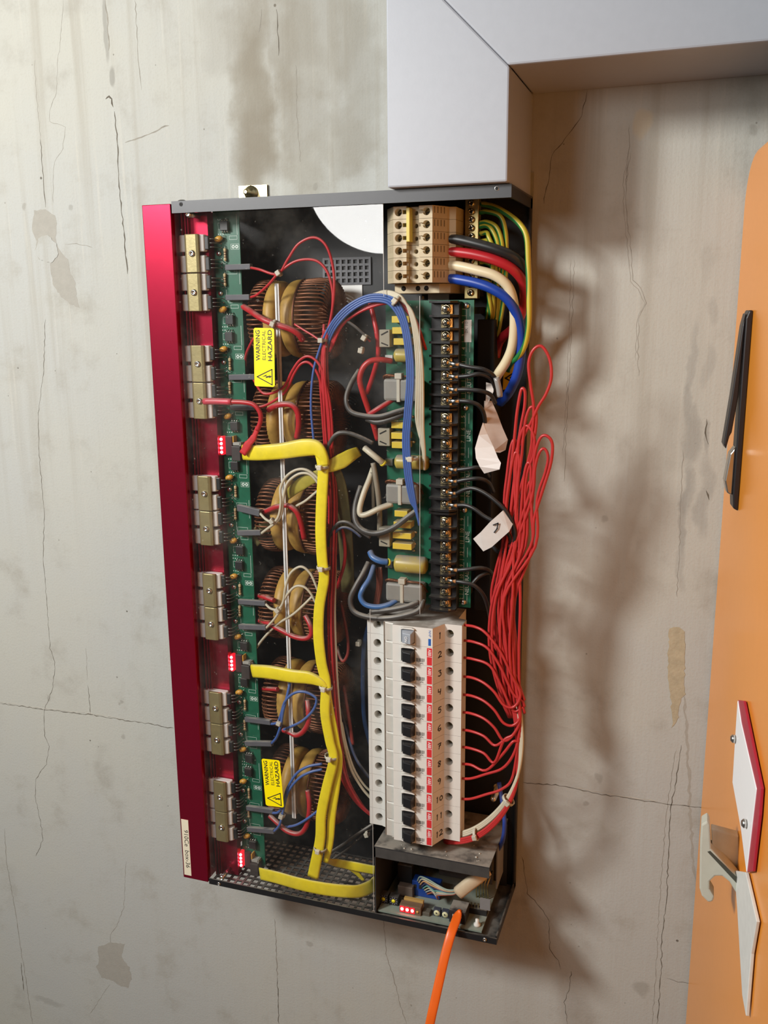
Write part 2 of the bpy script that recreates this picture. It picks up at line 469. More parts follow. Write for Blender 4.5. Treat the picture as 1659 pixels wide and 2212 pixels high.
crack([(10,1790),(14,1860),(30,1950),(45,2050),(55,2110),(70,2212)], 1.6, M_crackl)
crack([(45,2080),(52,2140)], 2.0)
crack([(272,1860),(268,1960),(252,2000),(238,2020),(240,2050)], 0.9, M_crackl)
crack([(238,2125),(215,2160),(195,2190)], 0.9, M_crackl)
crack([(140,528),(165,527),(200,534)], 1.2, M_crackl)
crack([(270,308),(320,290),(365,270)], 2.2, M_crackl)
crack([(640,140),(641,200),(643,280),(650,350)], 1.3, M_crackl)
crack([(598,20),(600,80),(603,120)], 1.6)
crack([(565,20),(560,70)], 2.0, M_crackl)
crack([(1495,2124),(1465,2122),(1440,2112)], 1.3)
crack([(1476,970),(1472,1060),(1468,1180),(1462,1290)], 0.9, M_crackl)
crack([(1527,905),(1524,935),(1530,960)], 2.2)
crack([(1524,1060),(1532,1080)], 2.2)
crack([(1478,1500),(1484,1600),(1488,1700),(1494,1800),(1500,1900)], 4.6, M_patch, jag=2.5, name='worn_groove')
def patch(pts, material, d, name):
    P = [at(px, py, 0) for px, py in pts]; Q = []
    for i in range(len(P)):
        a, b = P[i], P[(i+1) % len(P)]; n = max(2, int((b-a).length/3))
        for k in range(n):
            p = a.lerp(b, k/n); Q.append((p.x+random.uniform(-1, 1), p.z+random.uniform(-1, 1)))
    return MB().prism(Q, -0.5, d).build(name, material, wall)
patch([(75,455),(97,450),(118,465),(123,490),(120,520),(128,540),(150,565),(152,590),(162,610),(166,640),(170,665),(150,655),(132,640),(115,615),(108,585),(108,562),(84,560),(76,545),(80,520),(70,500),(70,470)], M_patch, 0.08, 'plaster_patch')
patch([(84,515),(105,508),(122,525),(126,550),(112,568),(88,562),(76,545)], M_conc, 0.5, 'plaster_plug')
patch([(210,2045),(240,2035),(270,2040),(262,2060),(268,2075),(280,2090),(284,2115),(278,2135),(262,2130),(240,2118),(220,2112),(208,2090),(215,2070)], M_patch, 0.08, 'plaster_patch')
patch([(1446,1360),(1462,1352),(1478,1362),(1482,1400),(1478,1450),(1480,1500),(1470,1510),(1462,1560),(1452,1570),(1450,1520),(1444,1480),(1442,1420)], M_rough, 0.25, 'rough_cement_seam')

# ================================================================= TRUNKING
M_trunk = mat('grey_trunking_paint', (0.38, 0.40, 0.44), 0.42, vary=0.04, bump=0.05, bscale=600)
DT = 109.4; XT0, XT1, ZT = 241.4, 339.3, 775.7
HT = 97.9
t1 = thing('cable_trunking', ((XT0+XT1)/2, 0, 692), 'grey painted steel trunking rising from the top of the cabinet', 'trunking')
g = 0.5
MB().prism([(XT0, 690.6), (XT1, 690.6), (XT1, ZT-g), (XT0, ZT+97.9-g)], 0.2, DT-14).build('trunk_body', M_trunk, t1, bevel=1)
MB().prism([(XT0-0.8, 690.6), (XT1+0.8, 690.6), (XT1+0.8, ZT-g-0.8), (XT0-0.8, ZT+97.9-g+0.8)], DT-13.6, DT).build('trunk_lid', M_trunk, t1, bevel=1.6)
t2 = thing('cable_trunking', (620, 0, 776), 'grey painted steel trunking running level along the wall, mitred at its corner', 'trunking')
MB().prism([(XT1, ZT+g), (1500, ZT+g), (1500, ZT+HT), (XT0+g, ZT+HT)], 0.2, DT-14).build('trunk_body', M_trunk, t2, bevel=1)
MB().prism([(XT1, ZT+g-0.8), (1500, ZT+g-0.8), (1500, ZT+HT), (XT0-0.8+g, ZT+HT)], DT-13.6, DT).build('trunk_lid', M_trunk, t2, bevel=1.6)

# ================================================================= CABINET
WB, HB, DB = 341.8, 690.0, 100.9
cab = thing('power_cabinet', (171, 5, 0), 'open black steel wall cabinet holding the boards, coils and breakers', 'cabinet')
MB().box(2, WB, 4, 5.5, 0, HB).box(WB-1.5, WB, 5.5, 13, 2, HB-2).build('back_panel', M_black, cab)
MB().box(32.6, WB, 4, DB, HB-1.5, HB).build('top_panel', M_flange, cab)
fl = MB().box(32.6, WB, DB-1.5, DB, HB-10.3, HB-1.5).build('top_flange', M_flange, cab)
for px, py in ((391, 441), (1073, 407)):
    p = at(px, py, DB)
    MB().lathe((p.x, DB, p.z), (0, 1, 0), [(1.9, 0), (1.9, 0.15), (1.5, 0.15)], 14).build('screw_hole_rim', M_steel if px > 900 else M_flange, fl)
    MB().cyl((p.x, DB, p.z), (p.x, DB+0.17, p.z), 1.5, n=14).build('screw_hole', M_dark, fl)
MB().box(WB-1.5, WB, 5, DB-2.2, HB-10.3, HB-1.5).build('side_flange', M_black, cab)
MB().ball((39, DB-8, HB+0.2), 4.2, 4.2, 1.8, 12).build('top_screw', M_black, cab)
# perforated bottom
mb = MB(); pit = 8.0; bar = 2.5
x = 33.0
while x < 216: mb.box(x, x+bar, 5.5, DB-1.5, 0.0, 1.3); x += pit
d = 5.5
while d < DB-2: mb.box(33, 217, d, d+bar, 0.05, 1.25); d += pit
tag(mb.build('bottom_grille', M_black, cab), 'perforated bottom grille')
MB().box(217, WB, 5.5, DB-1.5, 0, 1.3).build('bottom_panel', M_black, cab)
fb = MB().box(32.6, WB, DB-1.5, DB, 0, 6.4).build('bottom_flange', M_black, cab)
for px, py in ((473, 1909), (1047, 2029)):
    p = at(px, py, DB)
    MB().lathe((p.x, DB, p.z), (0, 1, 0), [(2.0, 0), (2.0, 0.8), (1.0, 1.3), (0.9, 0.6)], 12).build('flange_screw', M_steel, fb)
MB().box(WB-1.5, WB, 6, DB-2.0, 1.3, 8).build('bottom_side_lip', M_black, cab)
# mounting tabs on the wall
p0, p1 = at(515, 402, 3), at(576, 402, 3)
tb = MB().box(p0.x, p1.x, 0.4, 2.8, 683, p0.z).build('mounting_tab', M_zinc, cab)
pc = at(542, 416, 4)
MB().lathe((pc.x, 2.8, pc.z-0.5), (0, 1, 0), [(7.2, 0), (7.2, 1.2), (5.6, 1.2), (5.6, 5.0), (3.0, 5.2), (3.0, 12), (1.5, 13)], 18).build('anchor_bolt', M_zinc, tb)
q0 = at(1152, 372, 3)
MB().box(q0.x-30, q0.x, 0.4, 2.8, 683, q0.z).build('mounting_tab', M_zinc, cab)
# crossed bars and a white rectangle on the back panel
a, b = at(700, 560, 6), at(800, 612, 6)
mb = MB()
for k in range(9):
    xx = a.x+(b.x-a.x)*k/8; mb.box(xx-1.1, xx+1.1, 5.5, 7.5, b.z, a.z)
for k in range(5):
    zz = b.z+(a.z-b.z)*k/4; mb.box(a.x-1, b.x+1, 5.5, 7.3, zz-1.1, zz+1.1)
mb.build('back_grid', M_greyplug, cab)
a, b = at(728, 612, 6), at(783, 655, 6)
MB().box(a.x, b.x, 5.5, 6.5, b.z, a.z).build('white_back_rectangle', mat('back_rectangle_white', (0.85, 0.85, 0.82), 0.5, vary=0.02), cab)

# ================================================================= RED HEAT SINK
M_hs = mat('red_anodised', (0.40, 0.014, 0.044), 0.29, 0.80, vary=0.05, bump=0.06, bscale=3000)
hs = thing('heat_sink', (16, 60, 2), 'long red anodised aluminium heat sink along the cabinet side', 'heat sink')
MB().prismz([(0.3, 97.5), (1.8, DB), (31.4, DB), (31.4, 96.5), (29.5, 96.5), (29.5, 6), (26, 6), (26, 96.5), (0.3, 96.5)], 1.5, 688).build('front_face', M_hs, hs, bevel=0.6)
mb = MB().prismz([(31.4, 80), (31.4, 72), (56.5, 72), (56.5, 80), (45, 80)], 1.6, 686)
for xx in (32.5, 35.2, 37.2): mb.prismz([(xx, 80), (xx+1.2, 80), (xx+1.2, 86 - (xx-32.5)*0.6), (xx, 86 - (xx-32.5)*0.6)], 1.6, 686)
mb.build('mounting_rail', M_hs, hs)
sc = at(408, 463, 99)
for pp in ((408, 463), (480, 1895)):
    c0 = at(pp[0], pp[1], 97)
    so = MB().cyl((c0.x, 80, c0.z), (c0.x, 97, c0.z), 2.6, n=6).build('standoff', M_steel, hs)
    MB().lathe((c0.x, 97, c0.z), (0, 1, 0), [(2.9, 0), (2.9, 1.2), (1.8, 2.3), (1.5, 2.3), (1.5, 1.0)], 14).build('cover_screw', M_steel, so)
# name label, text reading downwards
la, lb = at(391, 1770, DB+0.3), at(415, 1892, DB+0.3)
lx0, lx1, lz0, lz1 = 3.2, 11.6, 6.0, 66.0
lz1 = at(392, 1769, DB).z; lz0 = at(405, 1890, DB).z
lab = MB().box(lx0, lx1, DB-0.1, DB+0.25, lz0, lz1).build('name_label', mat('cream_tape', (0.74, 0.68, 0.52), 0.55, vary=0.03), hs)
lab['label'] = 'cream label tape reading 910Ce box-36'
text('910Ce  box-36', 7.2, ((lx0+lx1)/2+0.6, DB+0.32, (lz0+lz1)/2-1.5), -90, M_ink, lab, fit=(lz1-lz0)*0.68)

# ================================================================= TRANSISTORS AND CLIPS ON THE HEAT SINK
GROUPS = [627.6, 527.5, 403.2, 305.3, 180.1, 80.5]     # heights of the six transistor banks
SCREWS = [(g_+17.4, g_-17.4) for g_ in GROUPS]
M_sil = mat('white_insulator', (0.76, 0.75, 0.72), 0.5, vary=0.06, dust=0.15)
M_clip = mat('brass_clip', (0.33, 0.275, 0.13), 0.42, 0.55, vary=0.15, grime=0.2, bump=0.2, bscale=500)
tr = thing('power_transistor', (45, 80, 0), 'black power transistor in a white insulating sleeve under a brass clip', 'transistor', 'transistors clamped to the red heat sink')
MB().prismz([(29.0, 80.2), (55.4, 80.2), (56.4, 83), (55.4, 86.4), (53.0, 87.6), (31, 87.6), (29.2, 86.2)], -7.6, 7.6).build('insulating_sleeve', M_sil, tr, bevel=1.0)
MB().box(55.0, 59.6, 81.5, 85.4, -6.0, 6.0).build('transistor_body', M_chip, tr, bevel=0.8)
for k in (-1, 0, 1):
    MB().tube(curve([(59, 83.5, k*3.6), (62, 83, k*3.6), (64, 80, k*3.6), (64.6, 70.5, k*3.6)], 3), 0.45, 5).build('transistor_leg', mat('dull_leads', (0.25, 0.24, 0.22), 0.4, 0.8), tr)
cl = thing('spring_clip', (45, 88, 0), 'dull brass bar clip screwed across two white sleeved transistors', 'clip', 'brass clips on the red heat sink')
MB().prismz([(37.4, 87.7), (51.9, 87.7), (51.9, 90.0), (49.5, 91.1), (39.8, 91.1), (37.4, 90.0)], -17.0, 17.0).build('clip_bar', M_clip, cl, bevel=0.5)
MB().lathe((45.4, 91, 0), (0, 1, 0), [(3.1, 0), (3.1, 0.7), (2.4, 1.9), (1.4, 2.1), (1.3, 1.0), (0, 0.9)], 16).build('clip_screw', M_steel, cl)
NTH = ['topmost', 'second highest', 'third highest', 'third lowest', 'second lowest', 'lowest']
GI = 0
first = True
for sA in SCREWS:
    for s_ in sA:
        if first:
            tr.location = W((45, 80, s_+9.2)); cl.location = W((45, 88, s_)); first = False
            t0, c0 = tr, cl
        else:
            t0 = dup(tr, (45, 80, s_+9.2)); c0 = dup(cl, (45, 88, s_))
        t1_ = dup(tr, (45, 80, s_-9.2))
        bank = NTH[GI]; half = 'upper' if s_ == sA[0] else 'lower'
        c0['label'] = f'dull brass clip, {half} of two in the {bank} bank on the red heat sink'
        t0['label'] = f'white sleeved transistor above the screw of the {half} clip, {bank} bank'
        t1_['label'] = f'white sleeved transistor below the screw of the {half} clip, {bank} bank'
    GI += 1

# ================================================================= DRIVER BOARDS (three alike)
M_res = mat('tan_resistor', (0.52, 0.40, 0.22), 0.5, vary=0.1)
M_band = mat('resistor_band', (0.16, 0.06, 0.03), 0.5)
M_cap = mat('amber_capacitor', (0.56, 0.29, 0.040), 0.4, vary=0.1)
M_led = mat('red_led_lit', (0.9, 0.05, 0.1), 0.3, emit=((1.0, 0.30, 0.40), 11.0))
M_ledb = mat('red_led_body', (0.65, 0.02, 0.03), 0.3, emit=((1.0, 0.01, 0.03), 0.9))
BZ = 577.5; PD = 71.0                                   # board centre of the first, front of the board
bd = thing('driver_board', (72, 70, BZ), 'green driver circuit board beside the red heat sink', 'circuit board', 'green driver boards beside the heat sink')
MB().box(57.5, 84.2, 69.4, PD, BZ-118, BZ+106).build('board', M_green, bd)
def resistor(x, z):
    mb = MB().lathe((x, PD+2.0, z), (0, 0, 1), [(0.3, -6.0), (1.3, -5.4), (1.5, -4.0), (1.15, -2.6), (1.15, 2.6), (1.5, 4.0), (1.3, 5.4), (0.3, 6.0)], 10)
    r_ = mb.build('resistor', M_res, bd)
    for zz in (-2.2, 0, 2.2): MB().lathe((x, PD+2.0, z+zz), (0, 0, 1), [(1.25, -0.45), (1.25, 0.45)], 10).build('colour_band', M_band, r_)
    MB().tube([(x, PD, z-8), (x, PD+2, z-7.4), (x, PD+2, z-5)], 0.3, 5).tube([(x, PD, z+8), (x, PD+2, z+7.4), (x, PD+2, z+5)], 0.3, 5).build('lead', M_steel, r_)
def capacitor(x, z, a=25):
    mb = MB(); c = math.cos(math.radians(a)); s_ = math.sin(math.radians(a))
    mb.tube([(x-4.2*c, PD+4, z-4.2*s_), (x-3*c, PD+4, z-3*s_), (x, PD+4, z), (x+2.6*c, PD+3.8, z+2.6*s_), (x+4.0*c, PD+3.2, z+4.0*s_)], [0.8, 2.2, 2.9, 2.3, 0.9], 10)
    c_ = mb.build('capacitor', M_cap, bd)
    MB().tube([(x+3*c, PD+3, z+3*s_), (x+5*c, PD+2, z+5*s_+1), (x+6*c, PD, z+5*s_+1)], 0.35, 5).build('lead', M_steel, c_)
def chip(x, z, up=1):
    c_ = MB().box(x-4.0, x+4.0, PD+0.8, PD+4.6, z-4.2, z+4.2).build('optocoupler', M_chip, bd, bevel=0.4)
    for k in (-1, 0, 1):
        for u in (1, -1):
            MB().tube([(x+k*2.54, PD+2.6, z+u*4.0), (x+k*2.54, PD+2.6, z+u*5.4), (x+k*2.54+0.3, PD, z+u*6.4)], 0.55, 5).build('chip_pin', M_steel, c_)
mbp = MB()
def outline(x, z, w, h): mbp.strokes([[(x-w/2, z-h/2), (x+w/2, z-h/2), (x+w/2, z+h/2), (x-w/2, z+h/2), (x-w/2, z-h/2)]], PD+0.06, 0.13)
for gi, g_ in enumerate((627.6, 527.5)):
    resistor(69.5, g_+16.5); resistor(68.2, g_-6.0)
    capacitor(64.5, g_+30.5, 20); capacitor(65.8, g_-33.0, 25)
    chip(70.5, g_+42.0); chip(72.0, g_-42.5)
    outline(77.5, g_+31.5, 8.0, 3.2); outline(76, g_-30.5, 8, 3); outline(65, g_+42, 5, 6); outline(66, g_-43, 5, 6)
    outline(74.5, g_+2.0, 11, 5.6); outline(74.5, g_-22.5, 11, 5.6)
    outline(79, g_+23.5, 8.5, 4.6)
    for xx in (77.2, 80.8): mbp.add([(xx+1.6*math.cos(a_*0.5236), PD+0.06, g_+23.5+1.6*math.sin(a_*0.5236)) for a_ in range(12)] + [(xx+0.7*math.cos(a_*0.5236), PD+0.06, g_+23.5+0.7*math.sin(a_*0.5236)) for a_ in range(12)],
                                   [(a_, (a_+1) % 12, 12+(a_+1) % 12, 12+a_) for a_ in range(12)])
    mbp.strokes([[(62, g_+12), (64, g_+12), (67, g_+8.5), (69, g_+8.5)], [(68, g_-15), (68, g_-22), (70, g_-27), (74, g_-27)], [(82.6, g_-10), (82.6, g_+8)], [(81.8, g_+34), (81.8, g_+52)]], PD+0.06, 0.16)
    for zz in (35, 48, -36, -49): 
        for k in range(3): mbp.add([(62.5+k*2.4+0.6*math.cos(a_*1.0472), PD+0.06, g_+zz+0.6*math.sin(a_*1.0472)) for a_ in range(6)], [tuple(range(6))])
mbp.build('screen_print', M_silk, bd, fix=False)
for zz in (BZ+68, BZ-32, BZ+32, BZ-68):
    MB().lathe((62.5, PD, zz), (0, 1, 0), [(2.6, 0), (2.6, 1.0), (1.8, 2.0), (0, 2.1)], 12).build('board_screw', M_steel, bd)
for g_ in (627.6, 527.5):
    for o_ in (9.2, 26.6, -9.2, -26.6):
        MB().ball((64.8, PD+0.2, g_+o_+3.6), 0.9, 0.8, 0.9, 6).ball((64.8, PD+0.2, g_+o_), 0.9, 0.8, 0.9, 6).ball((64.8, PD+0.2, g_+o_-3.6), 0.9, 0.8, 0.9, 6).build('solder_dots', M_steel, bd)
# indicator end of the board
lz = 527.5-61.5
lb_ = MB().box(57.2, 60.2, PD, PD+6.0, lz-9.0, lz+9.0).build('indicator_bar', M_ledb, bd, bevel=0.3)
for k in range(4):
    zz = lz+6.3-k*4.2
    MB().ball((58.6, PD+6.2, zz), 1.45, 1.6, 1.45, 10).build('indicator_light', M_led, lb_)
M_dipred = mat('dark_dip_chip', (0.055, 0.022, 0.024), 0.4)
dc = MB().box(62.0, 69.0, PD+0.6, PD+4.2, lz-9.6, lz+9.0).build('driver_chip', M_dipred, bd, bevel=0.3)
for k in range(8):
    MB().box(61.2, 62.0, PD, PD+2.4, lz-8.6+k*2.3-0.4, lz-8.6+k*2.3+0.4).box(69.0, 69.8, PD, PD+2.4, lz-8.6+k*2.3-0.4, lz-8.6+k*2.3+0.4).build('chip_pin', M_steel, dc)
MB().box(71.2, 72.6, PD, PD+7, lz+3.5, lz+10).build('disc_capacitor', M_cap, bd, bevel=0.4)
hd = MB().box(71.5, 79.5, PD, PD+7.0, lz+1.0, lz+4.0).box(78.3, 80, PD, PD+7, lz-1, lz+4).build('header_socket', mat('pale_grey_plastic', (0.34, 0.33, 0.29), 0.5), bd, bevel=0.3)
MB().box(71.2, 80.5, PD+0.4, PD+10, lz-13.5, lz+0.6).build('header_plug', mat('brown_black_plastic', (0.045, 0.035, 0.032), 0.5), bd, bevel=0.5)
bd['label'] = 'green driver board with red wires plugged in, beside the red heat sink'
dup(bd, (72, 70, 354.2), 'green driver board with white wires plugged in, beside the red heat sink')
dup(bd, (72, 70, 130.3), 'green driver board with blue wires plugged in, beside the red heat sink')

# ================================================================= TOROID COILS
def winding(x0, x1, r_out, r_in, nturn, wr, c):
    mb = MB(); xm = (x0+x1)/2; hx = (x1-x0)/2
    for k in range(nturn):
        a = 2*math.pi*k/nturn; dr = Vector((0, math.cos(a), math.sin(a))); pts = []
        rm = (r_out+r_in)/2; hr = (r_out-r_in)/2
        for j in range(13):
            b_ = 2*math.pi*j/12; cx, cr = math.cos(b_), math.sin(b_)
            cx = math.copysign(abs(cx)**0.45, cx); cr = math.copysign(abs(cr)**0.45, cr)
            pts.append(Vector(c)+Vector((xm+hx*cx-c[0], 0, 0))+dr*(rm+hr*cr))
        mb.tube(pts, wr, 5, cap=False)
    return mb
def core(x0, x1, r_out, r_in, c, bulge):
    w = x1-x0
    prof = [(r_in, 0), (r_out-9, 0), (r_out-4, 0.6), (r_out-1.2, w*0.22), (r_out, w*0.5), (r_out, w), (r_in, w), (r_in, 0)] if bulge < 0 else \
           [(r_in, 0), (r_out, 0), (r_out, w*0.5), (r_out-1.2, w*0.78), (r_out-4, w-0.6), (r_out-9, w), (r_in, w), (r_in, 0)]
    return MB().lathe((x0, c[1], c[2]), (1, 0, 0), prof, 40)
ZC = [585.0, 490.0, 392.5, 300.5, 202.0, 101.5]
cA = (105, 40, ZC[0])
coilL = thing('toroid_coil', cA, 'copper wound yellow toroid choke behind the driver boards', 'coil', 'left row of yellow toroid chokes')
core(106.5, 118.0, 35.5, 14, cA, 1).build('core', M_core, coilL)
winding(89, 108, 36.6, 13, 52, 0.95, cA).build('winding', M_copper, coilL)
cB = (145, 40, ZC[0])
coilR = thing('toroid_coil', cB, 'copper wound yellow toroid choke half hidden by the yellow sleeved cable', 'coil', 'right row of yellow toroid chokes')
core(121.5, 137, 36.5, 14, cB, -1).build('core', M_core, coilR)
winding(135, 166, 37.2, 13, 56, 0.95, cB).build('winding', M_copper, coilR)
MB().tube([(137.5, 40+37.5*math.cos(a_), ZC[0]+37.5*math.sin(a_)) for a_ in [i*math.pi/20 for i in range(-6, 10)]], 0.9, 6).build('end_turn', M_copper, coilR)
coilL['label'] = 'copper wound yellow toroid between board and strut, topmost of six'
coilR['label'] = 'copper wound yellow toroid beside the yellow cable, topmost of six'
for z_, nth in zip(ZC[1:], NTH[1:]):
    dup(coilL, (cA[0], cA[1], z_), f'copper wound yellow toroid between board and strut, {nth} of six')
    dup(coilR, (cB[0], cB[1], z_), f'copper wound yellow toroid beside the yellow cable, {nth} of six')
# white divider strut in front of the coils
s0, s1 = at(597, 612, 85), at(635.5, 1768, 85)
st = thing('divider_strut', (s1.x, 85, s1.z), 'thin white plastic strut standing upright before the coils', 'strut')
MB().box(s0.x-2.1, s0.x+2.1, 83.5, 85, s1.z, s0.z).build('strut_strip', mat('white_strip', (0.80, 0.80, 0.78), 0.35, vary=0.1, grime=0.3), st, bevel=0.3)
MB().box(s0.x-0.5, s0.x+0.5, 85, 85.7, s1.z+1, s0.z-1).build('strut_rib', mat('grey_strip', (0.34, 0.34, 0.33), 0.4, vary=0.3), st)

# ================================================================= BEIGE TERMINAL BLOCKS
TZ1 = at(900, 444, 85).z; TZ0 = at(900, 611, 85).z; TP = (TZ1-TZ0)/6
def xz(px, d, py=520): return at(px, py, d).x
xs = [xz(834, 70), xz(850, 85), xz(878, 85), xz(905, 85), xz(934, 85), xz(965, 70)]
tbk = thing('terminal_block', (255, 15, TZ1-TP/2), 'beige rail terminal block', 'terminal block', 'beige terminal blocks under the cabinet top')
zc = TZ1-TP/2
prof = [(xs[0], 15), (xs[0], 66), (xs[1], 85), (xs[2], 85), (xs[2], 77), (xs[3], 77), (xs[3], 85), (xs[4], 85), (xs[5], 69), (xs[5]+1, 66), (xs[5]+6.5, 64), (xs[5]+6.5, 15)]
tb_ = MB().prismz(prof, zc-TP/2+0.12, zc+TP/2-0.12).build('block_body', M_beige, tbk, bevel=0.3)
cut = MB()
for px in (861, 921): cut.cyl((xz(px, 85), 74, zc+0.4), (xz(px, 85), 88, zc+0.4), 3.25, n=20)
cut.box(xz(874, 85)-1.7, xs[2]+0.6, 79, 88, zc-1.2, zc+2.0).box(xs[3]-0.6, xz(909, 85)+1.7, 79, 88, zc-1.2, zc+2.0)
cut.cyl((xz(899, 77), 70, zc), (xz(899, 77), 79, zc), 1.9, n=14)
carve(tb_, cut)
for px in (861, 921):
    c = (xz(px, 85), 75, zc+0.4)
    w_ = MB().lathe(c, (0, 1, 0), [(2.9, -0.5), (2.9, 1.2), (2.3, 2.0), (0, 2.0)], 16).build('clamp_screw', mat('dull_screw', (0.30, 0.25, 0.15), 0.35, 0.9), tbk)
    MB().obox((c[0], 77.02, c[2]), (2.1, 0, 0.9), (0, 0.1, 0), (-0.2, 0, 0.5)).build('screw_slot', M_dark, w_)
for k in range(4):
    f = 0.14+k*0.22; cx = xs[4]+(xs[5]-xs[4])*f; cd = 85+(69-85)*f
    n_ = Vector((16, xs[5]-xs[4], 0)).normalized(); tv = Vector((xs[5]-xs[4], -16, 0)).normalized()
    MB().obox(Vector((cx, cd, zc+1.7)) + n_*0.02, tv*0.42, n_*0.12, Vector((0, 0, 2.6))).build('grip_slot', mat('slot_shadow', (0.12, 0.095, 0.06), 0.8), tbk)
    f2 = 0.2+k*0.2; cx = xs[0]+(xs[1]-xs[0])*f2; cd = 66+(85-66)*f2
    n_ = Vector((-19, xs[1]-xs[0], 0)).normalized(); tv = Vector((xs[1]-xs[0], 19, 0)).normalized()
    MB().obox(Vector((cx, cd, zc+1.7)) + n_*0.02, tv*0.35, n_*0.1, Vector((0, 0, 2.6))).build('grip_slot', mat('slot_soft', (0.34, 0.28, 0.18), 0.8), tbk)
WHICH = ['topmost', 'second from the top', 'third from the top', 'fourth from the top', 'fifth from the top', 'lowest']
TBW = ['under the black steel flange', 'with nothing in its wire entry', 'feeding the thick black cable', 'feeding the thick red cable', 'feeding the thick beige cable', 'feeding the thick blue cable']
for k in range(6):
    lbl = f'beige rail terminal block {TBW[k]}, {WHICH[k]} of six'
    if k == 0: tbk['label'] = lbl
    else: dup(tbk, (255, 15, zc-k*TP), lbl)
jx = xz(882, 85)
tag(MB().box(jx-1.3, jx+1.6, 77.4, 86.5, TZ1-3*TP+2.5, TZ1-1.5).build('jumper_bar', mat('yellow_jumper', (0.66, 0.52, 0.10), 0.45), origin=(jx, 77.2, TZ1-3*TP), bevel=0.3),
    'yellow jumper bar bridging the three uppermost beige terminal blocks', 'jumper bar')
eb_ = thing('end_bracket', (255, 15, TZ0-9), 'beige end bracket closing the row of terminal blocks', 'bracket')
MB().prismz([(xs[0]+5, 15), (xs[0]+5, 62), (xs[1]+4, 66), (xs[4]+1, 66), (xs[5]+1, 60), (xs[5]+5, 15)], TZ0-8.5, TZ0-0.3).build('bracket_body', M_beige, eb_, bevel=0.5)
for px in (872, 903, 921):
    MB().lathe((xz(px, 66, 622), 66, TZ0-4.2), (0, 1, 0), [(2.2, 0), (2.2, 0.1), (0, 0.1)], 12).build('bracket_hole', M_dark, eb_)
tag(MB().box(248, 268, 5.5, 14.6, TZ0-14, TZ1+2).build('mounting_rail', M_steel, origin=(258, 5.5, TZ0-14)), 'steel mounting rail behind the beige terminal blocks', 'rail')

# ================================================================= BRASS EARTH BAR
e0, e1 = at(1004, 437, 40), at(1034, 645, 40)
ebar = thing('earth_bar', ((e0.x+e1.x)/2, 30, e1.z), 'brass earth bar with a row of bright screws', 'earth bar')
MB().box(e0.x+0.3, e0.x+12.5, 31, 40, e1.z, e0.z+3).build('bar', M_brass, ebar, bevel=0.5)
for zz in (e0.z-8, e1.z+2): MB().box(e0.x+2, e0.x+10, 5.5, 31, zz, zz+6).build('bar_support', M_dark, ebar)
zz = e0.z-1
k = 0
while zz > e1.z+2:
    cx = e0.x+6.2
    s_ = MB().lathe((cx, 40, zz), (0, 1, 0), [(3.0, 0), (3.0, 1.6), (2.4, 2.4), (1.2, 2.5), (0.9, 1.6), (0, 1.5)], 12).build('bar_screw', mat('nickel_screw', (0.70, 0.64, 0.46), 0.22, 1.0), ebar)
    MB().obox((cx, 42.5, zz), (1.9, 0, 0.6), (0, 0.12, 0), (-0.2, 0, 0.45)).obox((cx, 42.5, zz), (-0.5, 0, 1.9), (0, 0.12, 0), (0.45, 0, 0.15)).build('screw_cross', M_dark, s_)
    zz -= 6.9; k += 1

# ================================================================= MAIN TERMINAL BOARD
M_strip = mat('black_terminal_strip', (0.009, 0.008, 0.008), 0.36, dust=0.12)
M_washer = mat('nickel_washer', (0.66, 0.56, 0.34), 0.25, 1.0)
M_tongue = mat('copper_tongue', (0.62, 0.26, 0.06), 0.35, 0.9)
bz1, bz0 = at(1000, 648, 72).z, at(1000, 1313, 72).z
tbx1 = at(1020, 900, 72).x
mbd = thing('terminal_board', (270, 66, bz0), 'green circuit board carrying the long black screw terminal strip', 'circuit board')
MB().box(225, tbx1, 68.5, 70, bz0, bz1).build('board', M_green, mbd)
for xx in (232, 296):
    for zz in (bz0+6, bz1-12): MB().box(xx, xx+4, 5.5, 68.5, zz, zz+6).build('standoff', M_dark, mbd)
ROWS = [668, 697, 725, 754, 783, 811, 839, 865, 903, 930, 958, 985, 1012, 1037, 1063, 1089, 1127, 1152, 1177, 1202, 1228, 1252, 1278, 1303]
tzs = [at(962, y_, 84).z for y_ in ROWS]
tx = at(961, 900, 84).x
sx0, sx1 = at(928, 900, 84).x, tx+11
stp = MB().box(sx0, sx1, 70, 79.5, tzs[-1]-6.5, tzs[0]+6.5).build('strip_base', M_strip, mbd, bevel=0.4)
for i in range(25):
    if i == 0: zd = tzs[0]+6.2
    elif i == 24: zd = tzs[-1]-6.0
    else: zd = (tzs[i-1]+tzs[i])/2
    MB().prismz([(sx0+0.3, 79.5), (sx0+0.3, 87), (sx0+8, 89.5), (tx+5.5, 89.5), (sx1-0.3, 84), (sx1-0.3, 79.5)], zd-0.9, zd+0.9).build('barrier', M_strip, stp)
    if 0 < i < 24 and tzs[i-1]-tzs[i] > 13.5:
        MB().prismz([(sx0+0.3, 79.5), (sx0+0.3, 87), (sx0+8, 89.5), (tx+5.5, 89.5), (sx1-0.3, 84), (sx1-0.3, 79.5)], zd+2.0, zd+3.8).build('barrier', M_strip, stp)
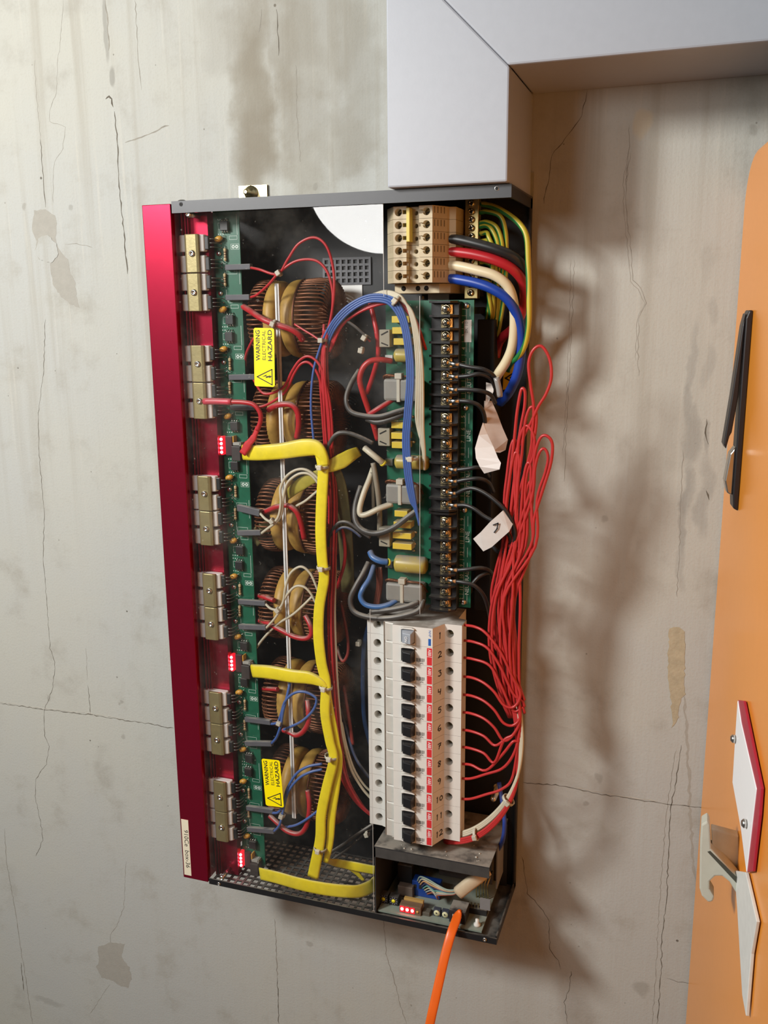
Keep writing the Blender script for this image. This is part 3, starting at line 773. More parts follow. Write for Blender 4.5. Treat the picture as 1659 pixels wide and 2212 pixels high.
for i, z_ in enumerate(tzs):
    a_ = random.uniform(0, 90)
    ca, sa = math.cos(math.radians(a_)), math.sin(math.radians(a_))
    tm = MB().box(tx-4.4, tx+3.4, 80, 81.2, z_-4.1, z_+4.1).build('contact_plate', mat('dark_brass_plate', (0.26, 0.20, 0.10), 0.35, 0.9), mbd)
    MB().box(tx+3.5, tx+5.6, 80, 81.6, z_-3.9, z_+3.9).build('contact_tongue', M_tongue, tm)
    MB().lathe((tx, 81.2, z_), (0, 1, 0), [(4.5, 0), (4.5, 1.0), (3.9, 1.4), (3.3, 1.3)], 8).build('washer', M_washer, tm)
    MB().lathe((tx, 82.3, z_), (0, 1, 0), [(3.3, 0), (3.2, 1.1), (2.4, 1.9), (0, 2.1)], 14).build('terminal_screw', mat('terminal_screw_metal', (0.62, 0.55, 0.40), 0.25, 1.0), tm)
    MB().obox((tx, 84.35, z_), (2.2*ca, 0, 2.2*sa), (0, 0.15, 0), (-0.4*sa, 0, 0.4*ca)).obox((tx, 84.35, z_), (-2.2*sa, 0, 2.2*ca), (0, 0.15, 0), (0.4*ca, 0, 0.4*sa)).build('screw_cross', M_dark, tm)
# printing and fixing screws of the strip side of the board
px1 = at(1003, 900, 70).x
for y_ in (660, 881, 1102, 1301):
    z_ = at(1010, y_, 70).z
    MB().lathe((px1+1, 70, z_), (0, 1, 0), [(2.8, 0), (2.8, 1.0), (1.6, 2.2), (0, 2.3)], 14).build('board_screw', M_steel, mbd)
mbp = MB()
xa, xb_ = px1-4.2, px1+2.0
for i in range(25):
    if i == 0: zd = tzs[0]+4
    elif i == 24: zd = tzs[-1]-4
    else: zd = (tzs[i-1]+tzs[i])/2
    if i not in (0, 24): mbp.strokes([[(xa-2, zd), (xb_-1.0, zd)]], 70.06, 0.13)
for k in range(6):
    za, zb = tzs[k*4]+3, tzs[k*4+3]-3
    mbp.strokes([[(xb_-1, za), (xb_-1, zb)], [(px1+4.2, za), (px1+4.2, za-9)], [(px1+4.2, zb+9), (px1+4.2, zb)]], 70.06, 0.15)
mbp.build('screen_print', M_silk, mbd, fix=False)
for k in range(6):
    base = [1, 1, 5, 5, 9, 9][k]
    for j in range(4):
        text(str(base+j), 4.6, (px1-1.0, 70.08, tzs[k*4+j]), 90, M_silk, mbd)
    text('LINE' if k % 2 == 0 else 'NEUTRAL', 5.2, (px1+4.2, 70.08, (tzs[k*4]+tzs[k*4+3])/2), 90, M_silk, mbd)
z_ = at(1012, 715, 70).z
st_ = MB().box(px1-1.0, px1+5.6, 70.05, 70.3, z_-9.5, z_+9.5).build('silver_sticker', mat('silver_sticker', (0.55, 0.50, 0.45), 0.4, 0.5, vary=0.1), mbd)
text('2K 10', 4.0, (px1+1.2, 70.36, z_+3), 90, M_greyplug, st_)
# parts on the covered half of the board
M_film = mat('yellow_film_capacitor', (0.68, 0.50, 0.045), 0.42, vary=0.08, dust=0.75)
M_choke = mat('grey_choke', (0.235, 0.230, 0.205), 0.5, vary=0.1, dust=0.5)
for (xa, xb2, y_, h_) in ((846, 884, 690, 6), (847, 886, 714, 7), (850, 888, 738, 7), (845, 882, 918, 7), (845, 882, 941, 7), (846, 882, 961, 7), (852, 880, 1109, 5), (850, 887, 1133, 7), (848, 888, 1156, 7), (848, 889, 1179, 7)):
    p0, p1 = at(xa, y_, 82), at(xb2, y_, 82)
    MB().box(p0.x, p1.x, 70, 82, p0.z-2.9, p0.z+2.9).build('film_capacitor', M_film, mbd, bevel=0.4)
for (xa, xb2, y_, r_) in ((850, 892, 768, 6), (852, 925, 998, 6.5), (851, 921, 1218, 8.2)):
    p0, p1 = at(xa, y_, 80), at(xb2, y_, 80)
    MB().lathe((p0.x, 77, p0.z), (1, 0, 0), [(r_*0.55, 0), (r_*0.95, 1.6), (r_, 3.5), (r_, p1.x-p0.x-3.5), (r_*0.95, p1.x-p0.x-1.6), (r_*0.55, p1.x-p0.x)], 16).build('roll_capacitor', mat('yellow_roll_capacitor', (0.46, 0.36, 0.07), 0.36, vary=0.15, dust=0.95), mbd)
for (xa, xb2, ya, yb) in ((827, 902, 818, 868), (832, 902, 1045, 1092), (832, 912, 1258, 1306)):
    p0, p1 = at(xa, ya, 86), at(xb2, yb, 86)
    ck = MB().box(p0.x, p1.x, 70, 86, p1.z, p0.z).build('choke', M_choke, mbd, bevel=2.5)
    xm = (p0.x*0.55+p1.x*0.45)
    MB().box(xm-1.6, xm+1.6, 69.9, 86.8, p1.z-0.6, p0.z+0.6).box(xm-3, xm+3.5, 80, 88, p0.z, p0.z+5).build('choke_tie', M_tie, ck, bevel=0.5)
    for j in range(4):
        MB().tube(curve([(p0.x+1+j*1.6, 74, p0.z-4), (p0.x+j*1.7, 84, p0.z+1.5), (p0.x+6+j*2.6, 86, p0.z+3.5-j*0.4), (xm+1, 82, p0.z+1)], 4), 0.9, 6).build('choke_lead', M_copper, ck)
    MB().tube(curve([(xm+4, 84, p0.z+2), (xm+9, 86, p0.z+2.5), (p1.x-3, 84, p0.z+1.5), (p1.x+0.5, 80, p0.z-4), (p1.x+1, 72, p0.z-10)], 4), 1.0, 6).build('choke_lead', M_copper, ck)
M_conn = mat('dusty_cream_plastic', (0.30, 0.275, 0.205), 0.6, dust=0.7)
for (xa, xb2, ya, yb) in ((819, 842, 712, 750), (816, 842, 925, 964), (818, 842, 1140, 1182)):
    p0, p1 = at(xa, ya, 82), at(xb2, yb, 82)
    cn = MB().box(p0.x, p1.x, 70, 82, p1.z, p0.z).build('wire_connector', M_conn, mbd, bevel=0.6)
    zm = (p0.z+p1.z)/2
    MB().obox((p0.x+5, 82, zm+4.5), (3.2, 0, 1.6), (0, 0.12, 0), (-0.3, 0, 0.55)).obox((p0.x+5, 82, zm-5.0), (3.2, 0, -1.2), (0, 0.12, 0), (0.2, 0, 0.55)).build('connector_slot', M_dark, cn)
for y_ in (775, 1000, 1222):
    p0 = at(838, y_, 78)
    MB().box(p0.x-4, p0.x+3, 70, 74, p0.z-3, p0.z+3).build('tab_terminal', M_steel, mbd)
for (px, py) in ((892, 700), (893, 955), (895, 1175), (897, 1150), (893, 1190), (890, 900)):
    p0 = at(px, py, 72)
    MB().ball((p0.x, 71, p0.z), 2.0, 1.5, 1.6, 8).build('solder_dot', M_zinc, mbd)

# ================================================================= CIRCUIT BREAKERS
M_brk = mat('breaker_white', (0.68, 0.665, 0.62), 0.45, vary=0.03, dust=0.9)
M_tog = mat('breaker_toggle', (0.012, 0.012, 0.013), 0.35)
M_blab = mat('breaker_red_label', (0.62, 0.030, 0.035), 0.4, vary=0.03)
KZ1, KZ0 = at(985, 1350, 84).z, at(981, 1816, 84).z; KP = (KZ1-KZ0)/12
def bx(px, d, py=1560): return at(px, py, d).x
X = dict(l0=bx(796, 80), l1=bx(823, 80), n0=bx(838, 84), n1=bx(850, 98), n2=bx(853, 100), t0=bx(869, 100), t1=bx(896, 100), r0=bx(920, 100), r1=bx(934, 100), s1=bx(957, 85), e=bx(996, 84))
DIG = {'1': [[(-.1, .35), (.05, .5), (.0, -.5)]],
 '2': [[(-.32, .3), (-.1, .5), (.22, .42), (.28, .15), (-.05, -.2), (-.35, -.48), (.1, -.4), (.4, -.45)]],
 '3': [[(-.3, .42), (.25, .45), (0, .08), (.3, -.05), (.28, -.35), (0, -.5), (-.35, -.4)]],
 '4': [[(-.3, .48), (-.32, 0), (.1, -.05), (.25, .05)], [(.22, .4), (.2, 0), (.1, -.5)]],
 '5': [[(.35, .48), (-.2, .45), (-.25, .1), (.15, .12), (.3, -.15), (.15, -.45), (-.3, -.45)]],
 '6': [[(.2, .5), (-.25, .2), (-.35, -.2), (-.1, -.48), (.3, -.35), (.25, -.08), (-.3, -.1)]],
 '7': [[(-.35, .4), (.35, .45), (.05, .0), (-.15, -.5)], [(-.15, .05), (.3, .05)]],
 '8': [[(.25, .4), (-.1, .5), (-.3, .3), (.25, -.15), (.1, -.48), (-.25, -.4), (-.15, -.1), (.3, .3), (.25, .42)]],
 '9': [[(.3, .3), (.05, .5), (-.3, .35), (-.2, .08), (.2, .1), (.3, .35), (.25, -.1), (.05, -.5)]],
 '0': [[(0, .4), (-.3, .2), (-.28, -.25), (0, -.42), (.3, -.2), (.28, .2), (0, .4)]]}
NUMW = ['one', 'two', 'three', 'four', 'five', 'six', 'seven', 'eight', 'nine', 'ten', 'eleven', 'twelve']
ORD = ['first', 'second', 'third', 'fourth', 'fifth', 'sixth', 'seventh', 'eighth', 'ninth', 'tenth', 'eleventh', 'twelfth']
def breaker(zc, grey):
    b = thing('circuit_breaker', ((X['l0']+X['e'])/2, 40, zc), '', 'circuit breaker', 'circuit breakers in a row')
    z0, z1 = zc-KP/2+0.1, zc+KP/2-0.1
    bb = MB().prismz([(X['l0']+8, 36), (X['l0']+8, 62), (X['l0'], 64), (X['l0'], 80), (X['l1'], 80.3), (X['n0']-0.6, 83.5), (X['n0'], 94), (X['n1'], 96), (X['n1']+0.3, 100), (X['r1'], 100), (X['r1']+0.8, 97.5), (X['s1'], 85.5), (X['s1']+1, 84), (X['e'], 84), (X['e'], 67), (X['e']-8, 65), (X['e']-8, 36)], z0, z1).build('breaker_body', M_brk, b, bevel=0.35)
    cut = MB()
    for px, dd in ((817, 80.25), (970, 84)):
        cut.cyl((bx(px, dd), dd-11, zc), (bx(px, dd), dd+3, zc), 3.9, n=24)
    carve(bb, cut)
    for px, dd in ((817, 80.25), (970, 84)):
        c = (bx(px, dd), dd-10.5, zc)
        w_ = MB().lathe(c, (0, 1, 0), [(3.5, -0.4), (3.5, 1.0), (2.9, 1.8), (0, 1.8)], 16).build('clamp_screw', mat('dull_screw', (0.30, 0.25, 0.15), 0.35, 0.9), b)
        MB().obox((c[0], c[1]+1.82, c[2]), (2.6, 0, 0.7), (0, 0.1, 0), (-0.15, 0, 0.5)).build('screw_slot', M_dark, w_)
    # marker strip beside the nose
    MB().box(X['n0']+0.2, X['n0']+1.1, 94, 94.9, z0, z1).build('marker_groove', mat('groove_brown', (0.20, 0.15, 0.11), 0.7), b)
    MB().box(X['n0']+2.0, X['n1']-0.3, 95, 96.4, z0+1.2, z1-1.2).build('marker_strip', mat('marker_grey', (0.52, 0.50, 0.45), 0.5), b)
    mz = mat('toggle_grey', (0.30, 0.33, 0.37), 0.4) if grey else M_tog
    a0, a1 = X['t0'], X['t1']
    # raised white saddles above and below the lever
    for s_ in (1, -1):
        MB().prism([(a0-1.0, zc+s_*5.8), (a0-1.0, zc+s_*7.6), (a0+2, zc+s_*8.3), (a1-2, zc+s_*8.3), (a1+0.4, zc+s_*7.4), (a1+0.4, zc+s_*6.2), (a1-3, zc+s_*6.6), (a0+2, zc+s_*6.6)], 99.9, 102.4).build('lever_saddle', M_brk, b, bevel=0.5)
    MB().box(a0-0.8, a1+0.2, 99.9, 100.12, zc-6.2, zc+6.2).build('lever_slot', M_dark if not grey else mat('slot_grey', (0.16, 0.17, 0.19), 0.5), b)
    mb = MB()
    v = [(a0+0.4, 100, zc-5.6), (a0+0.4, 100, zc+5.6), (a1, 100, zc+5.8), (a1, 100, zc-5.8), (a0+2.4, 106.5, zc-5.2), (a0+2.4, 106.5, zc+4.2), (a1-1.4, 108.5, zc+4.2), (a1-1.4, 108.5, zc-5.4)]
    mb.add(v, [(0, 1, 2, 3), (4, 5, 6, 7), (0, 1, 5, 4), (1, 2, 6, 5), (2, 3, 7, 6), (3, 0, 4, 7)]).build('toggle_lever', mz, b, bevel=0.5)
    if grey:
        text('ON', 3.6, ((a0+a1)/2+0.2, 108.9, zc-0.6), -90, M_paper, b)
    # rating print
    mb = MB(); random.seed(3)
    x_ = X['t1']+1.2
    while x_ < X['r0']-1.0:
        wv = random.uniform(0.35, 0.8); hh = random.uniform(1.6, 2.6)
        if not grey: mb.add([(x_, 100.06, zc-3.8-hh), (x_+wv, 100.06, zc-3.8-hh), (x_+wv, 100.06, zc-2.4), (x_, 100.06, zc-2.4)], [(0, 1, 2, 3)])
        x_ += wv+random.uniform(0.3, 0.6)
    if not grey: mb.strokes([[(X['r0']-5.5, zc-7.6), (X['r0']-4, zc-7.0), (X['r0']-2.6, zc-7.7)]], 100.06, 0.25)
    if mb.v: mb.build('rating_print', M_ink, b, fix=False)
    if not grey:
        rl = MB().box(X['r0']+0.9, X['r1']-0.5, 99.9, 100.12, zc-KP/2+0.8, zc+KP/2-0.9).build('red_label', M_blab, b)
        text('ABB', 4.2, ((X['r0']+X['r1'])/2+0.2, 100.2, zc+3.9), -90, M_paper, rl, sx=0.85, bold=0.02)
        MB().box(X['r0']+0.9, X['r1']-0.5, 100.12, 100.18, zc-0.25, zc+0.05).build('label_line', M_paper, rl)
    else:
        MB().box(X['r0']+2.2, X['r1']-1.6, 99.9, 100.12, zc-7.6, zc-1).build('blue_label', mat('blue_label', (0.02, 0.11, 0.42), 0.4), b)
        text('NHP', 3.2, ((X['r0']+X['r1'])/2+0.4, 100.2, zc+4), -90, mat('blue_print', (0.10, 0.20, 0.5), 0.5), b)
    return b
def number(b, n, zc):
    """handwritten number on the sloping side of the nose"""
    s = str(n); mb = MB(); hgt = 5.0; wd = 4.2
    mid = Vector((X['r1']+0.8, 97.5, 0)).lerp(Vector((X['s1'], 85.5, 0)), 0.62)
    dirv = Vector((X['s1']-X['r1']-0.8, -12.0, 0)).normalized(); nrm = Vector((12.0, X['s1']-X['r1']-0.8, 0)).normalized()
    tot = len(s)
    for i, ch in enumerate(s):
        off = (i-(tot-1)/2)*4.6
        for ln in DIG[ch]:
            P = [mid + dirv*((px*wd*1.5 + off*1.25)) + Vector((0, 0, zc-0.5+pz*hgt*1.15)) + nrm*0.12 for px, pz in ln]
            for a, c in zip(P[:-1], P[1:]):
                t_ = (c-a).normalized(); sd = t_.cross(nrm)*0.55; e = t_*0.3
                mb.add([a-e-sd, c+e-sd, c+e+sd, a-e+sd], [(0, 1, 2, 3)])
    o = mb.build('handwritten_number', M_ink, b, fix=False); o['label'] = f'number {n} handwritten in black marker'
protoB = None
for k in range(12):
    zc_ = KZ1-KP*(k+0.5)
    if k == 0: b = breaker(zc_, True)
    elif k == 1: b = breaker(zc_, False); protoB = b
    else: b = None
    if b is None:
        b = dup(protoB, ((X['l0']+X['e'])/2, 40, zc_))
        for ch in list(b.children):
            if ch.name.startswith('handwritten'):
                COL.objects.unlink(ch); bpy.data.objects.remove(ch)
    b['label'] = (f'white circuit breaker with a grey switch, marked one by hand' if k == 0 else f'white circuit breaker with black toggle and red label, marked {NUMW[k]} by hand')
    number(b, k+1, zc_)
random.seed(11)
tag(MB().box(244, 262, 5.5, 35.8, KZ0+2, KZ1-2).build('mounting_rail', M_steel, origin=(253, 5.5, KZ0+2)), 'steel mounting rail behind the row of circuit breakers', 'rail')

# ================================================================= CONTROLLER BOX (lower right)
M_boxg = mat('grey_black_metal', (0.030, 0.030, 0.031), 0.45, dust=1.0, vary=0.25)
cz1 = at(808, 1829, 99).z; cz0 = 1.4
czb = at(808, 1852, 99).z
cx0, cx1 = 218.0, 333.0
cbx = thing('controller_housing', (276, 60, 1.4), 'dusty black sheet metal housing under the row of circuit breakers', 'housing')
MB().box(cx0, cx1, 8, 98, cz1-1.2, cz1).build('housing_top', M_boxg, cbx)
MB().box(cx0, cx1, 96.8, 98, czb, cz1-1.2).build('housing_front', mat('grey_metal_face', (0.055, 0.053, 0.050), 0.45, vary=0.3), cbx)
sd_ = MB().box(cx0, cx0+1.2, 8, 98, cz0, cz1-1.2).build('housing_side', M_boxg, cbx)
MB().lathe((cx0+1.2, 80, 58), (1, 0, 0), [(2.6, 0.05), (0, 0.05)], 14).build('side_hole', M_white_pl, sd_)
MB().box(cx0+1.2, cx1, 8, 9.2, cz0, cz1-1.2).build('housing_back', M_boxg, cbx)
for bxx in ((cx1-1.2, cx1, 30, 60, cz0+30, cz1-1.2), (cx1-10, cx1, 90, 91, 28, 40)): MB().box(*bxx).build('housing_bracket', mat('grey_bracket', (0.20, 0.20, 0.20), 0.4), cbx)
random.seed(5)
mb = MB()
for k in range(16):
    xx, dd, rr = random.uniform(cx0+10, cx1-10), random.uniform(60, 95), random.uniform(0.5, 1.4)
    mb.ball((xx, dd, cz1+rr*0.3), rr, rr, rr*0.6, 6)
tag(mb.build('rubble_crumbs', M_ridge, cbx), kind='stuff')
# control board lying on the floor of the housing
M_pale = mat('pale_green_board', (0.20, 0.245, 0.205), 0.45, vary=0.12, dust=0.3)
cb = thing('control_board', (270, 60, 2), 'pale green control board lying on the housing floor', 'circuit board')
bzt = 7.0
MB().box(cx0+2, 326, 12, 95.5, 5.4, bzt).build('board', M_pale, cb)
for xx in (cx0+6, 310):
    for dd in (20, 86): MB().box(xx, xx+4, dd, dd+4, 1.3, 5.4).build('standoff', M_steel, cb)
for px, py in ((828, 1948), (850, 1951)):
    p = at(px, py, 84)
    r_ = MB().box(p.x-4.8, p.x+4.8, 76, 84, bzt, bzt+9.5).build('rotary_switch', M_chip, cb, bevel=0.4)
    zc_ = bzt+5.0
    MB().lathe((p.x, 84, zc_), (0, 1, 0), [(2.0, 0), (2.0, 0.5), (0, 0.5)], 12).build('switch_dial', mat('yellow_dial', (0.8, 0.72, 0.03), 0.4), r_)
    mt_ = MB()
    for j in range(10):
        a_ = j*math.pi/5; mt_.obox((p.x+3.4*math.cos(a_), 84.06, zc_+3.4*math.sin(a_)), (0.7*math.cos(a_), 0, 0.7*math.sin(a_)), (0, 0.05, 0), (-0.25*math.sin(a_), 0, 0.25*math.cos(a_)))
    mt_.build('dial_marks', mat('lilac_print', (0.30, 0.29, 0.38), 0.6), r_)
p0, p1 = at(863, 1968, 92), at(909, 1975, 92)
lbk = MB().box(p0.x, p1.x, 84, 92, bzt, bzt+9).build('light_block', mat('brown_block', (0.16, 0.10, 0.06), 0.5), cb, bevel=0.4)
MB().box(p0.x+2, p1.x, 80, 84, bzt+4, bzt+11).build('light_block_back', mat('tan_block', (0.42, 0.26, 0.08), 0.5), lbk, bevel=0.3)
for k in range(4):
    xx = p0.x+(p1.x-p0.x)*(0.13+0.24*k)
    if k < 3:
        MB().box(xx-2.2, xx+2.2, 92, 92.6, bzt+1.4, bzt+7.6).build('light_surround', M_ledb, lbk)
        MB().ball((xx, 92.8, bzt+4.8), 1.55, 1.0, 1.6, 10).build('indicator_light', mat('control_led_lit', (1, 0.5, 0.4), 0.3, emit=((1.0, 0.30, 0.20), 14.0)), lbk)
    else:
        MB().ball((xx, 92.3, bzt+4.4), 1.3, 1.0, 1.3, 10).build('unlit_light', mat('amber_lens', (0.55, 0.33, 0.08), 0.3), lbk)
for px in (943, 961):
    p = at(px, 1973, 88)
    tp_ = MB().box(p.x-3.6, p.x+3.6, 82, 87, bzt, bzt+7.5).build('trimmer', mat('trimmer_blue_black', (0.05, 0.055, 0.075), 0.4), cb, bevel=0.4)
    MB().lathe((p.x, 87, bzt+3.8), (0, 1, 0), [(3.2, 0), (3.0, 0.5), (0, 0.5)], 14).build('trimmer_dial', mat('cream_dial', (0.62, 0.60, 0.36), 0.45), tp_)
    MB().add([(p.x-1, 87.6, bzt+5.2), (p.x+1.2, 87.6, bzt+3.6), (p.x-1, 87.6, bzt+3.0)], [(0, 1, 2)]).build('dial_arrow', M_ink, tp_, fix=False)
p = at(922, 1974, 86)
MB().box(p.x-4, p.x+4, 82, 90, bzt, bzt+4).build('crystal', mat('dull_can', (0.10, 0.09, 0.07), 0.5), cb, bevel=0.6)
pj_ = at(987, 1972, 92)
jk = MB().box(pj_.x-8.2, pj_.x+8.2, 74, 91, bzt, bzt+13.5).build('jack_socket', mat('jack_black', (0.030, 0.028, 0.030), 0.4, dust=0.9), cb, bevel=0.4)
MB().box(pj_.x-4.6, pj_.x+4.6, 91, 91.6, bzt+7, bzt+9.6).build('jack_latch', M_white_pl, jk)
MB().box(pj_.x-6.4, pj_.x+6.4, 91, 91.3, bzt+1, bzt+10.6).build('jack_mouth', M_dark, jk)
p = at(1030, 1976, 90)
MB().lathe((p.x, 88, bzt), (0, 0, 1), [(3.4, 0), (3.4, 2.0), (1.8, 3.4), (1.8, 7), (0, 7.2)], 14).build('fixing_post', M_white_pl, cb)
p = at(1040, 1945, 60)
hd_ = MB().box(p.x-14, p.x+8, 66, 72, bzt, bzt+6).build('pin_header', M_chip, cb)
for k in range(6): MB().box(p.x-12+k*3.4, p.x-11+k*3.4, 68, 69, bzt+6, bzt+10).build('header_pin', M_zinc, hd_)
p0, p1 = at(893, 1925, 60), at(938, 1940, 60)
bc = MB().box(p0.x-1, p1.x+6, 50, 62, bzt, bzt+17).build('blue_connector', mat('blue_connector', (0.010, 0.045, 0.24), 0.4, vary=0.2), cb, bevel=0.8)
for k in range(5): MB().box(p0.x+1+k*5.6, p0.x+4+k*5.6, 62, 62.2, bzt+9, bzt+13).build('wire_entry', M_dark, bc)
for (xa, xb2, dd, hh, m_) in ((cx0+8, cx0+24, 50, 24, M_boxg), (cx0+28, cx0+34, 40, 30, M_chip), (262, 320, 20, 34, M_greyplug), (cx0+14, cx0+30, 68, 12, mat('dusty_brown', (0.13, 0.10, 0.08), 0.7, vary=0.3))):
    MB().box(xa, xb2, dd-8, dd, bzt, bzt+hh).build('tall_component', m_, cb, bevel=0.8)
for j in range(5):
    p = at(1030+j*6, 1915+j*2, 45)
    MB().tube([(p.x, 45, bzt), (p.x-1, 44, bzt+16), (p.x+3, 40, bzt+30)], 0.8, 6).build('stiff_lead', M_zinc, cb)

# ================================================================= CLEAR COVER WITH WARNING STICKERS
def clear_plastic():
    mt, t, out = nt('clear_plastic')
    pos = geo_pos(t)
    tr_ = t.nodes.new('ShaderNodeBsdfTransparent'); tr_.inputs[0].default_value = (0.97, 0.97, 0.97, 1)
    gl = t.nodes.new('ShaderNodeBsdfGlossy'); gl.inputs['Roughness'].default_value = 0.015
    lw = t.nodes.new('ShaderNodeLayerWeight'); lw.inputs['Blend'].default_value = 0.5
    fr = math_node(t, 'ADD', 0.039, math_node(t, 'MULTIPLY', math_node(t, 'POWER', lw.outputs['Facing'], 5.0), 0.96))
    df = t.nodes.new('ShaderNodeBsdfDiffuse'); df.inputs[0].default_value = (0.62, 0.58, 0.50, 1)
    # the sheet reflects at both of its surfaces
    m1 = t.nodes.new('ShaderNodeMixShader'); t.links.new(math_node(t, 'MULTIPLY', fr, 1.85, True), m1.inputs[0]); t.links.new(tr_.outputs[0], m1.inputs[1]); t.links.new(gl.outputs[0], m1.inputs[2])
    film = math_node(t, 'MULTIPLY', ramp(t, noise(t, pos, 14, 5, 0.65), 0.45, 0.78), 0.05)
    film = math_node(t, 'ADD', film, 0.004)
    specks = math_node(t, 'MULTIPLY', ramp(t, noise(t, pos, 260, 2), 0.70, 0.78), 0.12)
    m2 = t.nodes.new('ShaderNodeMixShader'); t.links.new(math_node(t, 'ADD', film, specks), m2.inputs[0])
    t.links.new(m1.outputs[0], m2.inputs[1]); t.links.new(df.outputs[0], m2.inputs[2])
    t.links.new(m2.outputs[0], out.inputs[0]); return mt
M_clear = clear_plastic()
CD = 98.6
cov = thing('clear_cover', (150, CD, 8), 'clear plastic cover sheet over the coils and driver boards', 'cover')
xA, xB, xC = at(828, 520, CD).x, at(907, 980, CD).x, at(803, 1600, CD).x
zA, zB = at(860, 640, CD).z, at(860, 1322, CD).z
outl = [(33.5, 7.2), (xC, 7.2), (xC, zB), (xB, zB), (xB, zA), (xA, zA), (xA, 687.5), (33.5, 687.5)]
MB().add([(x_, CD, z_) for x_, z_ in outl], [(0, 1, 2, 7), (2, 3, 4, 5), (2, 5, 6, 7)]).build('cover_sheet', M_clear, cov, fix=False)
MB().add([(xB, CD, zB), (xB, CD, zA), (xB+1.2, 90.2, zA), (xB+1.2, 90.2, zB)], [(0, 1, 2, 3)]).build('cover_fold', M_clear, cov, fix=False)
M_edge = mat('plastic_edge', (0.52, 0.52, 0.50), 0.25, vary=0.2)
for a_, b_ in (((xA, 687), (xA, zA)), ((xB, zA), (xB, zB)), ((xC, zB), (xC, 7.2))):
    MB().box(min(a_[0], b_[0])-0.18, max(a_[0], b_[0])+0.18, CD-0.25, CD+0.25, min(a_[1], b_[1]), max(a_[1], b_[1])).build('cover_edge', M_edge, cov)
def sticker(corners, name_label):
    """rounded yellow warning sticker; corners TL TR BR BL in photo pixels on the cover"""
    P = [at(px, py, CD) for px, py in corners]
    c = (P[0]+P[1]+P[2]+P[3])/4
    u = ((P[1]-P[0])+(P[2]-P[3])); w_ = u.length/2; v = ((P[0]-P[3])+(P[1]-P[2])); h_ = v.length/2
    rot = math.atan2(v.z, v.x)-math.pi/2
    ca, sa = math.cos(rot), math.sin(rot)
    def loc(a, b): return (c.x+ca*a-sa*b, c.z+sa*a+ca*b)
    r_ = 2.0; poly = []
    for sx_, sz_, a0 in ((1, 1, 0), (-1, 1, 90), (-1, -1, 180), (1, -1, 270)):
        for k in range(5):
            a = math.radians(a0+k*22.5); poly.append(loc(sx_*(w_/2-r_)+r_*math.cos(a), sz_*(h_/2-r_)+r_*math.sin(a)))
    s_ = MB().prism(poly, CD+0.05, CD+0.22).build('warning_sticker', M_sticker, cov); s_['label'] = name_label
    rd = math.degrees(rot)
    for i, word in enumerate(('WARNING', 'ELECTRICAL', 'HAZARD')):
        a = -w_*0.29+i*w_*0.295
        p = loc(a, h_*0.205)
        text(word, w_*(0.29 if i != 1 else 0.24), (p[0], CD+0.3, p[1]), 90+rd, M_ink, s_, fit=h_*[0.52, 0.50, 0.53][i], bold=0.10 if i != 1 else 0.0)
    # triangle pointing left with a bolt
    mb = MB()
    A, B_, C_ = (-w_*0.36, -h_*0.335), (w_*0.37, -h_*0.20), (w_*0.37, -h_*0.465)
    mb.strokes([[loc(*A), loc(*B_), loc(*C_), loc(*A)]], CD+0.3, w_*0.022)
    bolt = [(-0.17, 0.0), (0.06, 0.10), (0.03, 0.03), (0.21, 0.055), (0.18, 0.085), (0.30, 0.03), (0.20, -0.05), (0.19, -0.005), (0.0, -0.045), (0.04, 0.03)]
    pts = [loc(w_*(a+0.05), -h_*0.333+w_*b*1.1) for a, b in bolt]
    mb.add([(x_, CD+0.3, z_) for x_, z_ in pts], [list(range(len(pts)))])
    mb.build('hazard_symbol', M_ink, s_, fix=False)
sticker([(548, 710), (592, 707), (594, 835), (550, 835)], 'yellow warning sticker reading WARNING ELECTRICAL HAZARD, on the upper half of the cover')
sticker([(565.5, 1642), (604, 1639), (613, 1742), (575, 1742)], 'yellow warning sticker reading WARNING ELECTRICAL HAZARD, on the lower half of the cover')

# ================================================================= WIRES
def P(pts): return [at(*p) for p in pts]
def wire(label, pts, r, material, group=None, name='wire', cat='wire', raw=False, sub=6, n=8):
    C_ = curve(pts if raw else P(pts), sub)
    o = MB().tube(C_, r, n).build(name, material, origin=C_[0])
    return tag(o, label, cat, group)
def plug(w_, pts, hw=2.6, material=None):
    """grey flat plug sleeve, a part of its wire, from a to b (pixels and depth)"""
    a, b = P(pts); t_ = (b-a).normalized(); up = Vector((0, 0, 1)); up = (up-t_*up.dot(t_)).normalized(); fr = t_.cross(up)
    o = MB().obox((a+b)/2, (b-a)/2, up*hw, fr*2.2).build('plug_sleeve', material or M_greyplug, w_, bevel=0.6)
    MB().ball(a, 2.0, 1.8, 2.0, 8).build('solder_blob', M_steel, o)
def tie(label, px, py, d, r, along=(0, 0, 1), group=None, head=(0, 2.2)):
    c = at(px, py, d); ax = Vector(along).normalized()
    pr = [(r+0.1, -1.3), (r+0.9, -1.3), (r+0.9, 1.3), (r+0.1, 1.3), (r+0.1, -1.3)]
    e = thing('cable_tie', c, label, 'cable tie', group)
    MB().lathe(c, ax, pr, 14).build('tie_band', M_tie, e)
    side = Vector((0, 1, 0)); side = (side-ax*side.dot(ax)).normalized(); x_ = ax.cross(side)
    hc = c + side*(r+1.2)
    MB().obox(hc, ax*2.2, x_*2.3, side*1.8).build('tie_head', M_tie, e, bevel=0.6)
    return e

